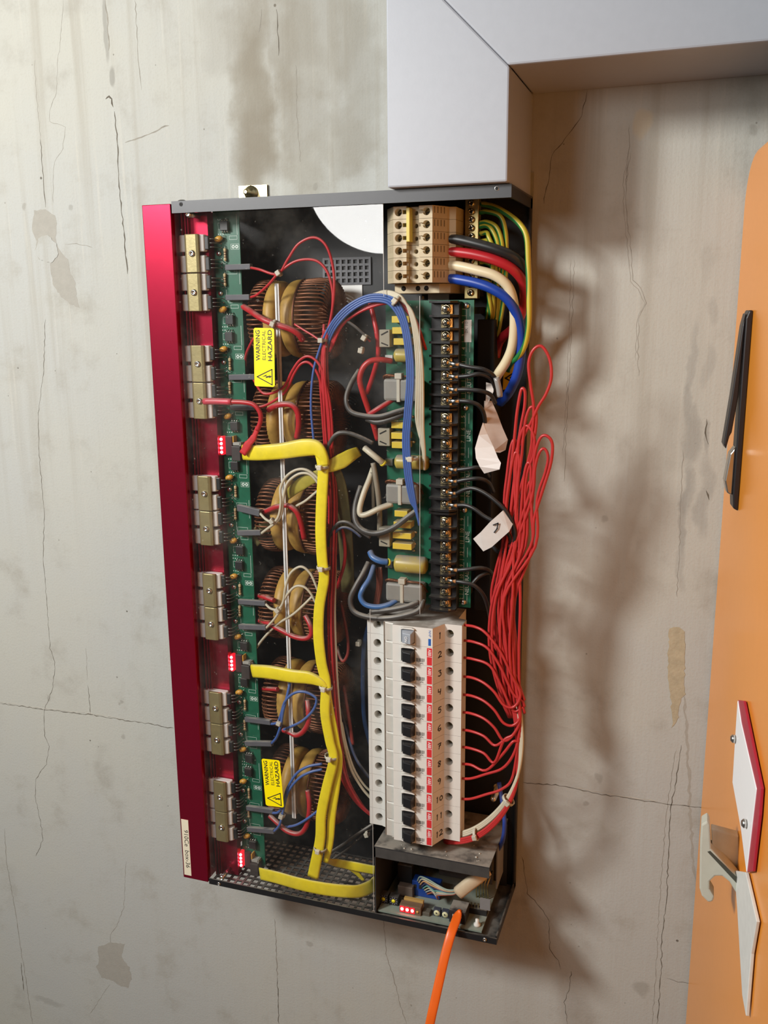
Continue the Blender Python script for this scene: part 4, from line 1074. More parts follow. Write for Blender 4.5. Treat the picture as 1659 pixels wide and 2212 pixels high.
# --- red pairs of the first driver board
RL = 'thin red wires'
w_ = wire('thin red wire rising in the tallest loop from the uppermost grey plug', [(541, 578, 80), (560, 582, 86), (600, 592, 90), (622, 560, 92), (645, 527, 93), (678, 513, 93), (704, 530, 93), (719, 575, 92), (722, 625, 92), (716, 680, 91), (704, 735, 90), (700, 800, 90), (708, 870, 89), (713, 930, 88), (712, 965, 87)], 1.25, M_red, RL)
plug(w_, [(489, 578, 74), (543, 576, 80)])
w_ = wire('thin red wire looping lower from the second grey plug', [(542, 642, 80), (556, 636, 84), (580, 615, 88), (604, 588, 90.5), (640, 564, 91), (680, 562, 91), (704, 582, 91), (716, 615, 91), (719, 650, 91), (713, 705, 90), (697, 770, 89), (700, 850, 89), (702, 910, 88), (706, 965, 86)], 1.25, M_red, RL)
plug(w_, [(490, 643, 74), (541, 642, 80)])
w_ = wire('thin red wire bowing over the coil below the upper sticker', [(545, 815, 82), (570, 850, 82), (610, 838, 85), (632, 800, 88), (648, 778, 89), (668, 770, 90), (690, 788, 90), (704, 830, 89), (714, 880, 88), (718, 940, 87), (716, 970, 86)], 1.3, M_red, RL)
plug(w_, [(497, 815, 74), (552, 814, 82)])
w_ = wire('thin red wire bowing just inside its neighbour over the second coil', [(545, 880, 80), (575, 875, 80), (615, 848, 84), (636, 806, 87), (652, 785, 88), (670, 785, 88), (688, 812, 88), (700, 860, 87), (706, 910, 86), (708, 968, 85)], 1.3, M_red, RL)
plug(w_, [(500, 880, 74), (552, 880, 80)])
wire('thin red wire peeping out left of the upper sticker', [(530, 790, 60), (531, 770, 74), (538, 750, 84), (552, 728, 88), (575, 722, 88)], 1.3, M_red, RL)
wire('copper red lead running from the top coil to a white tie', [(636, 700, 82), (655, 712, 84), (675, 724, 86), (692, 736, 88)], 1.0, M_red, RL)
TK = 'thick red sleeved coil leads'
wire('thick red sleeved lead crossing the top coil under a tie', [(512, 655, 60), (535, 668, 74), (565, 688, 86), (593, 700, 88), (625, 710, 87), (645, 722, 84), (654, 735, 79)], 2.9, M_redthick, TK)
wire('thick red sleeved lead hooked over the second coil', [(580, 886, 78), (592, 878, 83), (612, 873, 85), (632, 876, 85), (643, 892, 84), (645, 920, 82), (641, 946, 79)], 2.8, M_redthick, TK)
wire('thick red sleeved lead hooked over the third coil', [(548, 1112, 60), (575, 1104, 76), (597, 1095, 82), (622, 1092, 84), (640, 1105, 84), (650, 1130, 82), (657, 1164, 79)], 2.6, M_redthick, TK)
wire('thick red sleeved lead sagging below the fourth coil', [(553, 1338, 60), (575, 1345, 74), (605, 1360, 82), (635, 1375, 84), (660, 1379, 85), (673, 1370, 85), (670, 1350, 84), (660, 1330, 80)], 2.6, M_redthick, TK)
wire('short thick red lead above the fourth coil plug', [(555, 1285, 60), (572, 1290, 74), (592, 1297, 79)], 2.6, M_redthick, TK)
wire('thick red sleeved lead sagging below the fifth coil', [(612, 1577, 80), (626, 1582, 83), (640, 1588, 85), (655, 1580, 86), (666, 1560, 86), (666, 1535, 85), (664, 1512, 80)], 2.6, M_redthick, TK)
wire('short thick red lead above the fifth coil windings', [(565, 1487, 60), (582, 1488, 74), (600, 1489, 79)], 2.4, M_redthick, TK)
wire('thick red sleeved lead sagging below the lowest coil', [(583, 1762, 78), (598, 1776, 82), (620, 1795, 84), (645, 1801, 85), (660, 1788, 85), (667, 1760, 84), (668, 1732, 82), (664, 1706, 79)], 2.6, M_redthick, TK)
# the heat sink lead
wl = wire('red lead bolted to the heat sink and bent down to the yellow cable', [(498, 868, 96), (525, 869, 96), (548, 874, 96), (561, 890, 95.5), (563, 908, 95), (556, 930, 95)], 2.3, M_red, 'heat sink lead')
c_ = P([(441, 867, 94.5), (470, 867, 95.5), (501, 868, 96)])
MB().tube(curve(c_, 4), 3.2, 10).build('lug_sleeve', mat('pink_red_sleeve', (0.50, 0.05, 0.075), 0.42, vary=0.12, dust=0.3), wl)
MB().tube(curve(P([(558, 922, 95), (548, 945, 95), (536, 960, 94.5), (524, 980, 94)]), 5), 0, 10, flat=([2.4]*5+[3.3]*5+[4.0]*3+[3.6]*3, 1.4)).build('braided_end', mat('red_braid', (0.55, 0.025, 0.03), 0.5, vary=0.3), wl)
# --- white pairs
WL = 'thin white wires'
w_ = wire('white wire in the tall outer loop over the third coil', [(562, 1109, 82), (575, 1122, 86), (590, 1128, 89), (602, 1115, 91), (607, 1085, 92), (606, 1055, 92), (618, 1030, 92), (640, 1015, 92), (662, 1015, 92), (684, 1030, 91), (694, 1045, 90)], 1.35, M_whitew, WL)
plug(w_, [(515, 1096, 74), (563, 1108, 82)], 3.4)
w_ = wire('white wire in the inner loop over the third coil', [(565, 1152, 82), (578, 1142, 86), (596, 1128, 89), (608, 1110, 90), (613, 1070, 91), (622, 1042, 91), (645, 1024, 91), (668, 1024, 91), (686, 1042, 90), (694, 1062, 88)], 1.35, M_whitew, WL)
plug(w_, [(515, 1151, 74), (565, 1150, 82)])
wire('white wire slanting across the third coil windings', [(640, 1093, 80), (660, 1082, 84), (682, 1064, 87), (696, 1054, 86)], 1.35, M_whitew, WL)
w_ = wire('white wire in the tall outer loop over the fourth coil', [(574, 1305, 82), (586, 1315, 87), (601, 1316, 89), (612, 1300, 91), (617, 1268, 92), (628, 1238, 92), (650, 1224, 92), (670, 1238, 91), (684, 1268, 90), (692, 1290, 88)], 1.3, M_whitew, WL)
plug(w_, [(517, 1299, 74), (575, 1303, 82)])
w_ = wire('white wire in the low inner loop over the fourth coil', [(575, 1357, 82), (592, 1338, 87), (605, 1318, 89), (617, 1290, 91), (636, 1268, 91), (655, 1267, 91), (670, 1280, 90), (683, 1304, 88)], 1.3, M_whitew, WL)
plug(w_, [(518, 1353, 74), (576, 1355, 82)])
wire('dusty white wire slanting down behind the driver board', [(548, 1408, 60), (570, 1378, 74), (600, 1348, 82), (632, 1328, 86), (655, 1308, 88), (675, 1288, 88)], 1.3, M_whitew, WL)
# --- blue pairs
BL = 'thin blue wires'
w_ = wire('blue wire looping over the fifth coil and back', [(586, 1564, 82), (600, 1560, 88), (608, 1540, 90), (616, 1515, 91), (634, 1498, 92), (655, 1494, 92), (676, 1502, 91), (684, 1513, 91), (676, 1535, 90), (652, 1558, 88), (622, 1572, 84), (610, 1578, 80)], 1.4, M_bluew, BL)
plug(w_, [(531, 1553, 74), (586, 1560, 82)])
w_ = wire('blue wire rising beside the strut over the fifth coil', [(587, 1606, 82), (598, 1592, 88), (607, 1565, 91), (612, 1535, 91), (620, 1505, 89), (626, 1478, 86), (630, 1462, 82)], 1.5, M_bluew, BL)
plug(w_, [(531, 1605, 74), (588, 1606, 82)])
w_ = wire('blue wire arching highest over the lowest coil', [(588, 1756, 82), (602, 1754, 88), (612, 1735, 90), (620, 1705, 91), (640, 1672, 92), (665, 1656, 91), (696, 1650, 88)], 1.4, M_bluew, BL)
plug(w_, [(534, 1744, 74), (592, 1752, 82)])
w_ = wire('blue wire arching lower over the lowest coil', [(592, 1796, 82), (604, 1782, 88), (611, 1755, 90), (622, 1712, 91), (645, 1682, 91), (670, 1668, 90), (696, 1662, 87)], 1.4, M_bluew, BL)
plug(w_, [(536, 1790, 74), (593, 1795, 82)])
wire('blue wire running level below the lowest coil', [(614, 1787, 80), (640, 1782, 86), (665, 1768, 88), (695, 1745, 86)], 1.4, M_bluew, BL)
TG = 'small pale cable ties'
tie('pale cable tie joining the two uppermost red loops', 604, 590, 90.5, 2.2, (1, 0, 0.6), TG)
tie('pale cable tie round the thick red lead over the top coil', 593, 700, 88, 3.2, (1, 0, -0.4), TG)
tie('pale cable tie on the red and blue wires beside the top coil', 697, 735, 90, 3.6, (0, 0, 1), TG)
tie('pale cable tie joining the white wires of the third coil', 590, 1125, 89, 2.4, (1, 0, 0.8), TG)
tie('pale cable tie joining the white wires of the fourth coil', 602, 1317, 89, 2.2, (1, 0, 1), TG)
tie('pale cable tie joining the blue wires of the fifth coil', 605, 1560, 90, 2.2, (0.3, 0, 1), TG)
tie('pale cable tie joining the blue wires of the lowest coil', 610, 1761, 90, 2.2, (0.3, 0, 1), TG)

# --- the yellow sleeved cables
def band(label, pts, hw, th=1.5, material=None, group='flat yellow sleeved cables', cat='cable'):
    C_ = curve(P(pts), 6); K = len(C_)
    if isinstance(hw, (list, tuple)):
        f = []; 
        for i in range(K):
            t_ = i/(K-1)*(len(hw)-1); j = min(int(t_), len(hw)-2); f.append(hw[j]+(hw[j+1]-hw[j])*(t_-j))
        hw = f
    o = MB().tube(C_, 0, 12, flat=(hw, th)).build('flat_cable', material or M_yellow, origin=C_[-1])
    return tag(o, label, cat, group)
band('long flat yellow cable hanging down past all six coils', [(688, 972, 93), (694, 990, 94), (698, 1020, 94.5), (695, 1080, 94.5), (693, 1150, 94.5), (696, 1210, 94.5), (700, 1250, 94.5), (690, 1310, 94.5), (688, 1370, 94.5), (694, 1430, 94.5), (704, 1478, 94.5), (702, 1540, 94.5), (712, 1600, 94.5), (720, 1640, 94.5), (706, 1700, 94.5), (694, 1760, 94.5), (692, 1810, 94), (684, 1855, 92), (676, 1895, 89)], [5.2, 5.4, 5.6, 5.5, 5.2, 5.6, 5.4, 5.0, 4.8, 5.4, 5.6, 6.2])
band('second flat yellow cable folded behind the long one', [(706, 1480, 91), (714, 1540, 90), (724, 1600, 90), (730, 1640, 90), (724, 1700, 90), (716, 1760, 90), (712, 1820, 90), (704, 1862, 88)], [3.0, 4.6, 5.0, 5.0, 4.6, 3.0])
band('flat yellow cable from the upper indicator plug', [(526, 977, 86), (560, 978, 92), (610, 974, 94.5), (655, 967, 95), (683, 968, 95), (698, 986, 95), (702, 1004, 94)], [7.5, 7.4, 7.6, 8.2, 7.6, 5.0, 4.2], 2.4)
band('flat yellow cable from the middle indicator plug', [(546, 1449, 86), (585, 1452, 92), (630, 1460, 94.5), (668, 1464, 95), (694, 1474, 95), (706, 1484, 94)], [7.0, 7.2, 7.0, 6.6, 4.4, 2.2], 2.4)
band('flat yellow cable along the cabinet floor from the lowest plug', [(562, 1887, 88), (600, 1896, 92), (650, 1910, 93), (700, 1920, 92), (745, 1925, 89), (775, 1925, 83), (800, 1916, 74), (812, 1906, 66)], [7.2, 7.4, 7.4, 7.6, 7.8, 7.6, 7.0], 1.0)
band('dusty yellow cable sagging into the controller housing', [(702, 1856, 84), (720, 1862, 76), (750, 1868, 72), (780, 1874, 70), (812, 1880, 66)], [4.0, 5.0, 5.4, 5.2], 1.0)
band('narrow yellow cable tail slanting by the housing', [(748, 1868, 70), (770, 1885, 66), (786, 1902, 62)], [3.6, 2.8, 1.8], 0.8)
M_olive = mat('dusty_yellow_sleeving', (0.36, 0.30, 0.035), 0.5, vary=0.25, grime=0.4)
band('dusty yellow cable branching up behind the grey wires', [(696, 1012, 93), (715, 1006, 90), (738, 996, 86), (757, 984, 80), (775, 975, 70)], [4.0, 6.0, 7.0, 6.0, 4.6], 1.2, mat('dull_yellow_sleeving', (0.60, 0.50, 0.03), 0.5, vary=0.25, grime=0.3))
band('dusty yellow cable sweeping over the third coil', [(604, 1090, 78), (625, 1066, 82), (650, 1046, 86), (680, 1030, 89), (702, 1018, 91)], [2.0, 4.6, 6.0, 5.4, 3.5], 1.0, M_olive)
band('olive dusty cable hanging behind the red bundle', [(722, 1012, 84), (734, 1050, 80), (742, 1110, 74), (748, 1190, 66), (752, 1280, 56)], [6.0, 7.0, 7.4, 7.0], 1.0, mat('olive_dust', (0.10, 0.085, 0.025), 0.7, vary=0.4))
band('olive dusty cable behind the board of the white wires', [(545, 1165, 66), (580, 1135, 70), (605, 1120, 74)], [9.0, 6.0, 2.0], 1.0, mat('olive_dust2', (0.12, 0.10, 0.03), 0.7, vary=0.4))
YG = 'pale ties round the yellow cable'
tie('pale cable tie where the upper yellow branch joins', 696, 1008, 94, 5.6, (0.05, 0, 1), YG)
tie('pale cable tie round yellow cable and red bundle beside the fourth coil', 699, 1226, 94, 5.8, (0.05, 0, 1), YG)
tie('pale cable tie below the middle yellow branch', 704, 1484, 94, 5.8, (0.1, 0, 1), YG)
tie('pale cable tie round both yellow cables beside the lowest coil', 716, 1634, 93, 6.0, (0.1, 0, 1), YG)
tie('pale cable tie at the foot of the yellow cable', 692, 1832, 92, 6.0, (0.1, 0, 1), YG)
for k, (y_, xa) in enumerate(((1226, 710), (1482, 712), (1632, 726), (1832, 702))):
    pass
# --- bundle of red wires falling behind the yellow cable
RB = 'red wires bundled beside the yellow cable'
for k, (dx, dd, m_) in enumerate(((0, 0, M_red), (6, 1.5, M_red), (-5, -2, M_red), (11, -1, mat('dull_red_wire', (0.30, 0.022, 0.020), 0.42, vary=0.2, dust=0.4)))):
    wire(f'{["red wire nearest the middle", "red wire nearer the white wire", "red wire hugging the yellow cable", "dull dark red wire"][k]} of the bundle beside the yellow cable', [(700+dx*0.6, 700+k*12, 88+dd), (696+dx, 800, 88+dd), (702+dx, 900, 87+dd), (708+dx, 980, 85+dd), (716+dx, 1080, 82+dd), (714+dx, 1200, 84+dd), (709+dx, 1320, 86+dd), (712+dx, 1430, 87+dd), (719+dx, 1530, 87+dd), (727+dx, 1610, 85+dd), (742+dx*0.8, 1680, 80+dd), (770+dx*0.6, 1730, 72+dd), (806, 1762+k*2, 66)], 1.3, m_, RB)
wire('white wire following the red bundle down to the breakers', [(722, 1130, 78), (725, 1210, 82), (723, 1320, 84), (726, 1420, 85), (732, 1520, 85), (742, 1600, 83), (758, 1660, 78), (782, 1702, 72), (808, 1732, 66)], 1.35, M_whitew, 'pale wires by the red bundle')
wire('second white wire curving under the breakers', [(738, 1560, 82), (748, 1610, 81), (764, 1660, 76), (786, 1695, 70), (808, 1715, 64)], 1.2, M_whitew, 'pale wires by the red bundle')
wire('dark violet wire edging the yellow cable', [(703, 1130, 84), (705, 1230, 86), (703, 1320, 87), (703, 1420, 87), (708, 1480, 85)], 1.5, mat('violet_wire', (0.020, 0.012, 0.045), 0.45), 'pale wires by the red bundle')
wire('red wire bowing out behind the bundle', [(738, 1130, 70), (745, 1180, 72), (744, 1215, 72), (736, 1245, 70), (728, 1270, 66)], 1.7, M_redthick, 'loose wires behind the bundle')
wire('red lead bent in a hook beside the breakers', [(736, 1300, 40), (748, 1360, 48), (752, 1395, 52), (750, 1415, 54), (742, 1428, 54), (734, 1418, 50), (728, 1396, 44)], 1.6, mat('faded_red_wire', (0.34, 0.05, 0.04), 0.5, dust=0.9), 'loose wires behind the bundle')
wire('blue grey wire dipping behind the breakers', [(735, 1530, 40), (750, 1580, 50), (770, 1640, 56), (806, 1690, 60)], 1.6, mat('slate_blue_wire', (0.045, 0.060, 0.12), 0.5, dust=0.8), 'loose wires behind the bundle')
wire('red wire hanging free in the dark beside the breakers', [(742, 1480, 40), (752, 1540, 48), (758, 1580, 52), (762, 1608, 52)], 1.8, mat('faded_red_wire', (0.34, 0.05, 0.04), 0.5, dust=0.9), 'loose wires behind the bundle')
wire('blue wire standing behind the edge of the breakers', [(800, 1335, 50), (786, 1400, 52), (784, 1500, 52), (788, 1560, 54), (800, 1610, 56)], 2.2, mat('navy_wire', (0.020, 0.060, 0.16), 0.4, dust=0.5), 'loose wires behind the bundle')
wire('dusty grey wire slanting to the housing corner', [(700, 1850, 60), (740, 1825, 64), (775, 1800, 66), (806, 1780, 62)], 1.6, M_greyw, 'loose grey wires by the housing')
wire('second dusty grey wire slanting to the housing corner', [(712, 1862, 56), (752, 1832, 60), (786, 1802, 62), (808, 1788, 58)], 1.5, M_greyw, 'loose grey wires by the housing')

# --- bundle arching over to the terminal strip (blue and white)
for k in range(4):
    o_ = k*4.2; m_ = M_bluew
    wire(f'blue wire, {["outermost", "second", "third", "innermost"][k]} of four arching over to the terminal strip', ([(679, 962, 88), (672, 880, 89), (676, 810, 89), (688, 762, 89)] if k == 0 else [(697+o_*0.4, 800+k*8, 82), (697+o_*0.5, 770, 86-k)]) + [(708+o_*0.8, 712+o_*0.7, 91-k*0.6), (742+o_*0.5, 668+o_, 93-k*0.4), (790, 640+o_*1.1, 94), (835-o_*0.5, 638+o_*1.1, 95), (862-o_, 656+o_*0.8, 95.5), (880-o_, 700, 95.5), (890-o_, 760, 95.5), (893-o_, 820, 95.5), (888-o_, 890, 95), (884-o_, 950, 94.5), (888-o_, 1020, 94), (897-o_*0.8, 1080, 93), (906-o_*0.6, 1135-k*12, 91)], 1.25, m_, 'blue wires arching over the board')
for k in range(4):
    o_ = k*4.6
    wire(f'white wire, {["uppermost", "second", "third", "lowest"][k]} of four arching over to the terminal strip', [(806+o_*0.4, 636+o_*0.3, 93), (835+o_*0.3, 629+o_*0.5, 95), (866, 640+o_*0.6, 95.6), (884+o_*0.4, 672, 95.6), (895+o_*0.7, 725, 95.4), (900+o_*0.9, 790, 95), (900+o_, 850, 94.5), (899+o_*1.1, 900+k*8, 93.5), (905+o_*0.9, 935+k*14, 91), (912+o_*0.4, 955+k*20, 88)], 1.25, M_whitew, 'white wires arching over the board')
for k in range(3):
    wire(f'red wire arching under the blue bundle, {["lowest", "middle", "highest"][k]} of three', [(712+k*3, 760-k*6, 86), (726+k*6, 715-k*5, 87), (752+k*8, 690-k*6, 88), (790+k*6, 668-k*5, 90), (835, 655-k*3, 91), (868+k*3, 664-k*3, 92), (892+k*3, 690+k, 92), (908+k*3, 728+k*4, 90), (914+k*3, 745+k*5, 86)], 1.25, M_red, 'red wires arching over the board')
wire('dark twisted pair curving to the upper cream connector', [(700, 765, 84), (702, 730, 85), (715, 700, 86), (738, 690, 87), (762, 702, 87), (786, 722, 86), (802, 733, 84)], 1.3, M_greyw, 'dusty pairs to the cream connectors')
wire('red twisted lead curving to the upper cream connector', [(735, 690, 86), (755, 697, 86.5), (775, 712, 86), (800, 738, 84)], 1.1, M_red, 'dusty pairs to the cream connectors')
tie('pale cable tie on the blue arch', 857, 650, 95, 4.6, (0.7, 0, -0.6), 'ties among the board wires')
tie('pale cable tie on the dark pair by the upper cream connector', 789, 730, 86, 2.4, (1, 0, -0.6), 'ties among the board wires')
tie('pale loose cable tie above the red hooked cable', 782, 757, 84, 2.4, (1, 0, -0.2), 'ties among the board wires')
tie('pale cable tie end beside the breakers', 776, 1388, 60, 2.4, (1, 0, 0), 'ties among the board wires')
tie('pale cable tie on the blue bundle at mid board', 890, 990, 94, 5.0, (0, 0, 1), 'ties among the board wires')
tie('dusty cable tie by the housing corner', 794, 1800, 64, 2.4, (1, 0, 0.4), 'ties among the board wires')
# --- thick cables between coils and board
TC = 'thick cables to the terminal board'
wire('thick red cable hooked round to the upper choke', [(846, 780, 80), (822, 777, 87), (800, 780, 90), (784, 795, 91), (777, 820, 91), (784, 850, 89), (794, 880, 85), (806, 915, 80), (816, 950, 74)], 2.5, M_redplain, TC)
wire('thick red cable dropping behind the cream connector', [(800, 655, 70), (808, 690, 74), (814, 720, 76), (817, 765, 74), (806, 810, 70), (792, 850, 66)], 2.3, M_red, TC)
wire('thick red cable end rising into the upper choke', [(796, 897, 86), (815, 884, 87), (838, 870, 84), (856, 858, 78)], 2.3, M_redthick, TC)
wire('thick dusty grey cable looping below the upper choke', [(776, 800, 70), (758, 830, 80), (748, 862, 86), (757, 888, 88), (785, 898, 89), (820, 900, 89), (855, 890, 88), (890, 880, 85)], 2.4, M_greyw, TC)
wire('thick dark cable crossing below the upper choke', [(792, 905, 84), (815, 912, 86), (845, 905, 86), (875, 893, 84)], 2.6, M_greyw, TC)
wire('dusty dark pair curving to the middle cream connector', [(706, 990, 86), (712, 958, 87), (728, 938, 88), (750, 935, 88), (780, 945, 87), (806, 958, 85)], 2.0, M_greyw, TC)
wc = wire('stubby white cable ending in a yellow sleeve', [(788, 968, 82), (800, 978, 85), (815, 990, 85), (826, 999, 82)], 3.0, M_whitew, TC)
MB().tube(P([(826, 999, 82), (829, 1002, 81)]), 3.3, 12).build('yellow_ferrule', M_yellow, wc)
wire('thick white cable bent back to the middle choke', [(848, 1088, 82), (820, 1098, 87), (795, 1110, 89), (780, 1112, 89), (777, 1098, 88), (786, 1065, 84), (798, 1035, 78), (806, 1012, 72)], 2.7, M_whitew, TC)
wire('thick dusty tan cable standing before the middle choke', [(806, 1000, 78), (812, 1035, 80), (817, 1070, 80), (820, 1110, 78), (820, 1160, 72)], 2.6, mat('dusty_tan_wire', (0.24, 0.205, 0.15), 0.5, vary=0.15, dust=0.8), TC)
wire('second dusty tan cable beside the middle choke', [(803, 1020, 76), (806, 1060, 77), (807, 1100, 76)], 1.8, mat('dusty_tan_wire', (0.24, 0.205, 0.15), 0.5, vary=0.15, dust=0.8), TC)
wire('thick black cable sweeping below the middle choke', [(780, 1050, 70), (768, 1090, 78), (768, 1125, 84), (785, 1146, 87), (815, 1152, 88), (850, 1140, 88), (880, 1118, 87), (905, 1100, 84)], 2.8, M_greyw, TC)
wire('dusty dark wire curving to the lower cream connector', [(710, 1180, 82), (716, 1150, 84), (732, 1130, 86), (752, 1129, 87), (775, 1145, 87), (800, 1162, 85)], 1.6, M_greyw, TC)
wire('thin dusty blue wire curving to the lower cream connector', [(714, 1190, 80), (722, 1155, 82), (738, 1140, 84), (758, 1143, 84), (780, 1160, 83)], 1.3, mat('slate_blue_wire', (0.045, 0.060, 0.12), 0.5, dust=0.8), TC)
wb = wire('stubby blue cable ending in a yellow sleeve', [(800, 1192, 80), (806, 1204, 84), (822, 1212, 85), (838, 1214, 83)], 3.1, mat('bright_blue_cable', (0.045, 0.14, 0.36), 0.35, dust=0.5), TC)
MB().tube(P([(838, 1214, 83), (841, 1214, 82)]), 3.4, 12).build('yellow_ferrule', M_yellow, wb)
wire('thick blue cable curled below the lower choke', [(808, 1222, 70), (798, 1250, 80), (784, 1272, 86), (779, 1290, 88), (790, 1306, 89), (815, 1311, 89), (840, 1306, 87), (858, 1296, 83)], 2.6, mat('bright_blue_cable', (0.045, 0.14, 0.36), 0.35, dust=0.5), TC)
wire('thick dusty grey cable curled under the lower choke', [(796, 1215, 70), (784, 1240, 78), (768, 1268, 84), (757, 1295, 87), (764, 1320, 89), (790, 1332, 90), (830, 1336, 90.5), (872, 1330, 90), (905, 1318, 87), (915, 1295, 82)], 2.7, M_greyw, TC)
wire('thick dusty grey cable lying on the top breaker', [(800, 1322, 88), (840, 1318, 90), (880, 1310, 89), (905, 1300, 85)], 2.6, M_greyw, TC)
for k in range(3):
    wire(f'brick red lead falling beside the lower choke, {["farthest from", "between the others near", "closest to"][k]} it', [(812+k*5, 1225, 66), (816+k*4, 1260, 68), (810+k*4, 1300, 66), (806+k*3, 1330, 62)], 1.5, mat('brick_red_lead', (0.20, 0.05, 0.03), 0.5, dust=0.4), 'brick red leads beside the lower choke')

# ================================================================= RIGHT SIDE: INCOMING CABLES AND EARTH WIRES
IN = 'thick incoming supply cables'
wire('thick black supply cable leaving the terminal blocks', [(962, 517, 62), (990, 518, 64), (1030, 527, 66), (1075, 540, 66), (1110, 556, 62), (1132, 585, 54), (1135, 640, 46), (1118, 700, 38), (1095, 770, 30)], 4.3, M_blackw, IN, n=12)
wire('thick red supply cable leaving the terminal blocks', [(962, 543, 62), (990, 545, 64), (1030, 551, 66), (1072, 563, 66), (1108, 582, 62), (1130, 612, 54), (1131, 660, 46), (1112, 705, 36), (1080, 735, 26), (1070, 770, 22)], 4.3, mat('deep_red_cable', (0.40, 0.014, 0.020), 0.36), IN, n=12)
wire('thick beige supply cable leaving the terminal blocks', [(962, 572, 62), (990, 575, 65), (1030, 584, 68), (1070, 596, 69), (1098, 620, 67), (1110, 660, 63), (1111, 710, 60), (1106, 750, 58), (1094, 780, 56), (1078, 805, 54), (1070, 818, 50)], 4.3, M_beigew, IN, n=12)
wire('thick blue supply cable leaving the terminal blocks', [(962, 600, 62), (990, 604, 65), (1030, 612, 68), (1065, 625, 69), (1098, 648, 67), (1118, 685, 62), (1126, 730, 58), (1124, 775, 55), (1115, 815, 52), (1098, 850, 46), (1080, 870, 38)], 4.3, M_blue2, IN, n=12)
def striped():
    mt, t, out = nt('green_yellow_insulation')
    b = t.nodes.new('ShaderNodeBsdfPrincipled'); t.links.new(b.outputs[0], out.inputs[0])
    g_ = t.nodes.new('ShaderNodeNewGeometry')
    sp = t.nodes.new('ShaderNodeSeparateXYZ'); t.links.new(g_.outputs['Normal'], sp.inputs[0])
    wob = noise(t, g_.outputs['Position'], 22, 1)
    s_ = math_node(t, 'ADD', math_node(t, 'ADD', sp.outputs[0], math_node(t, 'MULTIPLY', sp.outputs[2], 0.5)), math_node(t, 'MULTIPLY', math_node(t, 'SUBTRACT', wob, 0.5), 2.2))
    f = ramp(t, s_, -0.42, -0.36)
    t.links.new(mixc(t, f, (0.012, 0.15, 0.035), (0.50, 0.40, 0.035)), b.inputs['Base Color'])
    b.inputs['Roughness'].default_value = 0.4; return mt
M_gy = striped()
EW = 'green and yellow earth wires'
wire('green and yellow earth wire arching along the cabinet edge', [(1040, 440, 42), (1068, 447, 48), (1100, 465, 56), (1125, 487, 62), (1138, 515, 64), (1141, 570, 64), (1143, 640, 64), (1142, 700, 64), (1134, 745, 62), (1118, 772, 58), (1106, 782, 54), (1098, 800, 44)], 2.5, M_gy, EW, n=10)
for k, (y0, xo, xm) in enumerate(((457, 1094, 1082), (480, 1086, 1074), (488, 1078, 1066), (503, 1070, 1058), (520, 1064, 1052))):
    wire(f'green and yellow earth wire, {["outermost", "second outermost", "middle", "second innermost", "innermost"][k]} of five curling down from the brass bar', [(1037, y0+2, 38), (1052, y0, 42), (xo-14, y0+10, 46), (xo-3, y0+38, 46), (xo, y0+78, 42), (xo-2, 600, 36), (xo-8, 660, 32), (xm-6, 720, 28), (xm-16, 780, 24)], 2.1, M_gy, EW, n=8)
for k, (y0, xo) in enumerate(((566, 1074), (606, 1066), (622, 1060))):
    wire(f'short green and yellow earth wire from the {["highest", "middle", "lowest"][k]} of three lower brass bar screws', [(1037, y0, 38), (1052, y0+2, 41), (xo-4, y0+16, 42), (xo, y0+50, 38), (xo-3, 700, 30), (xo-12, 770, 24)], 2.1, M_gy, EW, n=8)
# black cable duct edge beside the board and the sticker on the back panel
p0, p1 = at(1036, 690, 40), at(1050, 1320, 40)
tag(MB().box(p0.x-2, p0.x+14, 5.5, 40, p1.z, p0.z).build('cable_duct', mat('matt_black_duct', (0.009, 0.009, 0.009), 0.6), origin=(p0.x, 5.5, p1.z), bevel=1), 'matt black duct standing behind the terminal strip', 'cable duct')
q = [at(px, py, 6.4) for px, py in ((1089, 772), (1120, 772), (1118, 812), (1110, 838), (1086, 842))]
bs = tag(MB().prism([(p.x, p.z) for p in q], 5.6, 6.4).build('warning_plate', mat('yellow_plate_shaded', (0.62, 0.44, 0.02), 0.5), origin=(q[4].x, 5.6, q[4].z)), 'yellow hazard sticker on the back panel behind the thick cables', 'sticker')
mb = MB(); pts = [at(px, py, 6.5) for px, py in ((1118, 800), (1092, 817), (1112, 828))]
mb.strokes([[(p.x, p.z) for p in pts]], 6.55, 0.7)
pts = [at(px, py, 6.5) for px, py in ((1112, 808), (1102, 816), (1109, 822))]
mb.strokes([[(p.x, p.z) for p in pts]], 6.55, 0.5)
mb.build('hazard_symbol', M_ink, bs, fix=False)

# --- black output wires with crimp ferrules
BW = 'black output wires'
def black(i, pts, label):
    w_ = wire(label, pts, 1.9, M_blackw, BW)
    z_ = tzs[i]
    a = Vector((tx+3.5, 82.2, z_-0.6)); b = at(*pts[0])
    MB().tube([a, b], 2.0, 10).build('crimp_ferrule', M_steel, w_)
black(4, [(992, 788, 82), (1015, 793, 84), (1045, 798, 84), (1064, 810, 80), (1074, 828, 74), (1078, 846, 66)], 'black wire from the fifth screw down the strip')
black(5, [(990, 814, 82), (1012, 812, 84), (1036, 808, 83), (1058, 816, 78), (1068, 834, 70), (1072, 856, 62)], 'black wire from the sixth screw down the strip')
black(6, [(988, 842, 82), (1012, 842, 83), (1040, 845, 82), (1060, 853, 76), (1070, 870, 66)], 'black wire from the seventh screw down the strip')
black(7, [(992, 866, 82), (1015, 868, 83), (1035, 877, 80), (1046, 897, 74), (1050, 940, 60)], 'black wire from the eighth screw down the strip')
black(12, [(987, 1015, 82), (1008, 1013, 83), (1030, 1010, 82), (1046, 1014, 76), (1056, 1030, 64)], 'black wire passing behind the folded white tag')
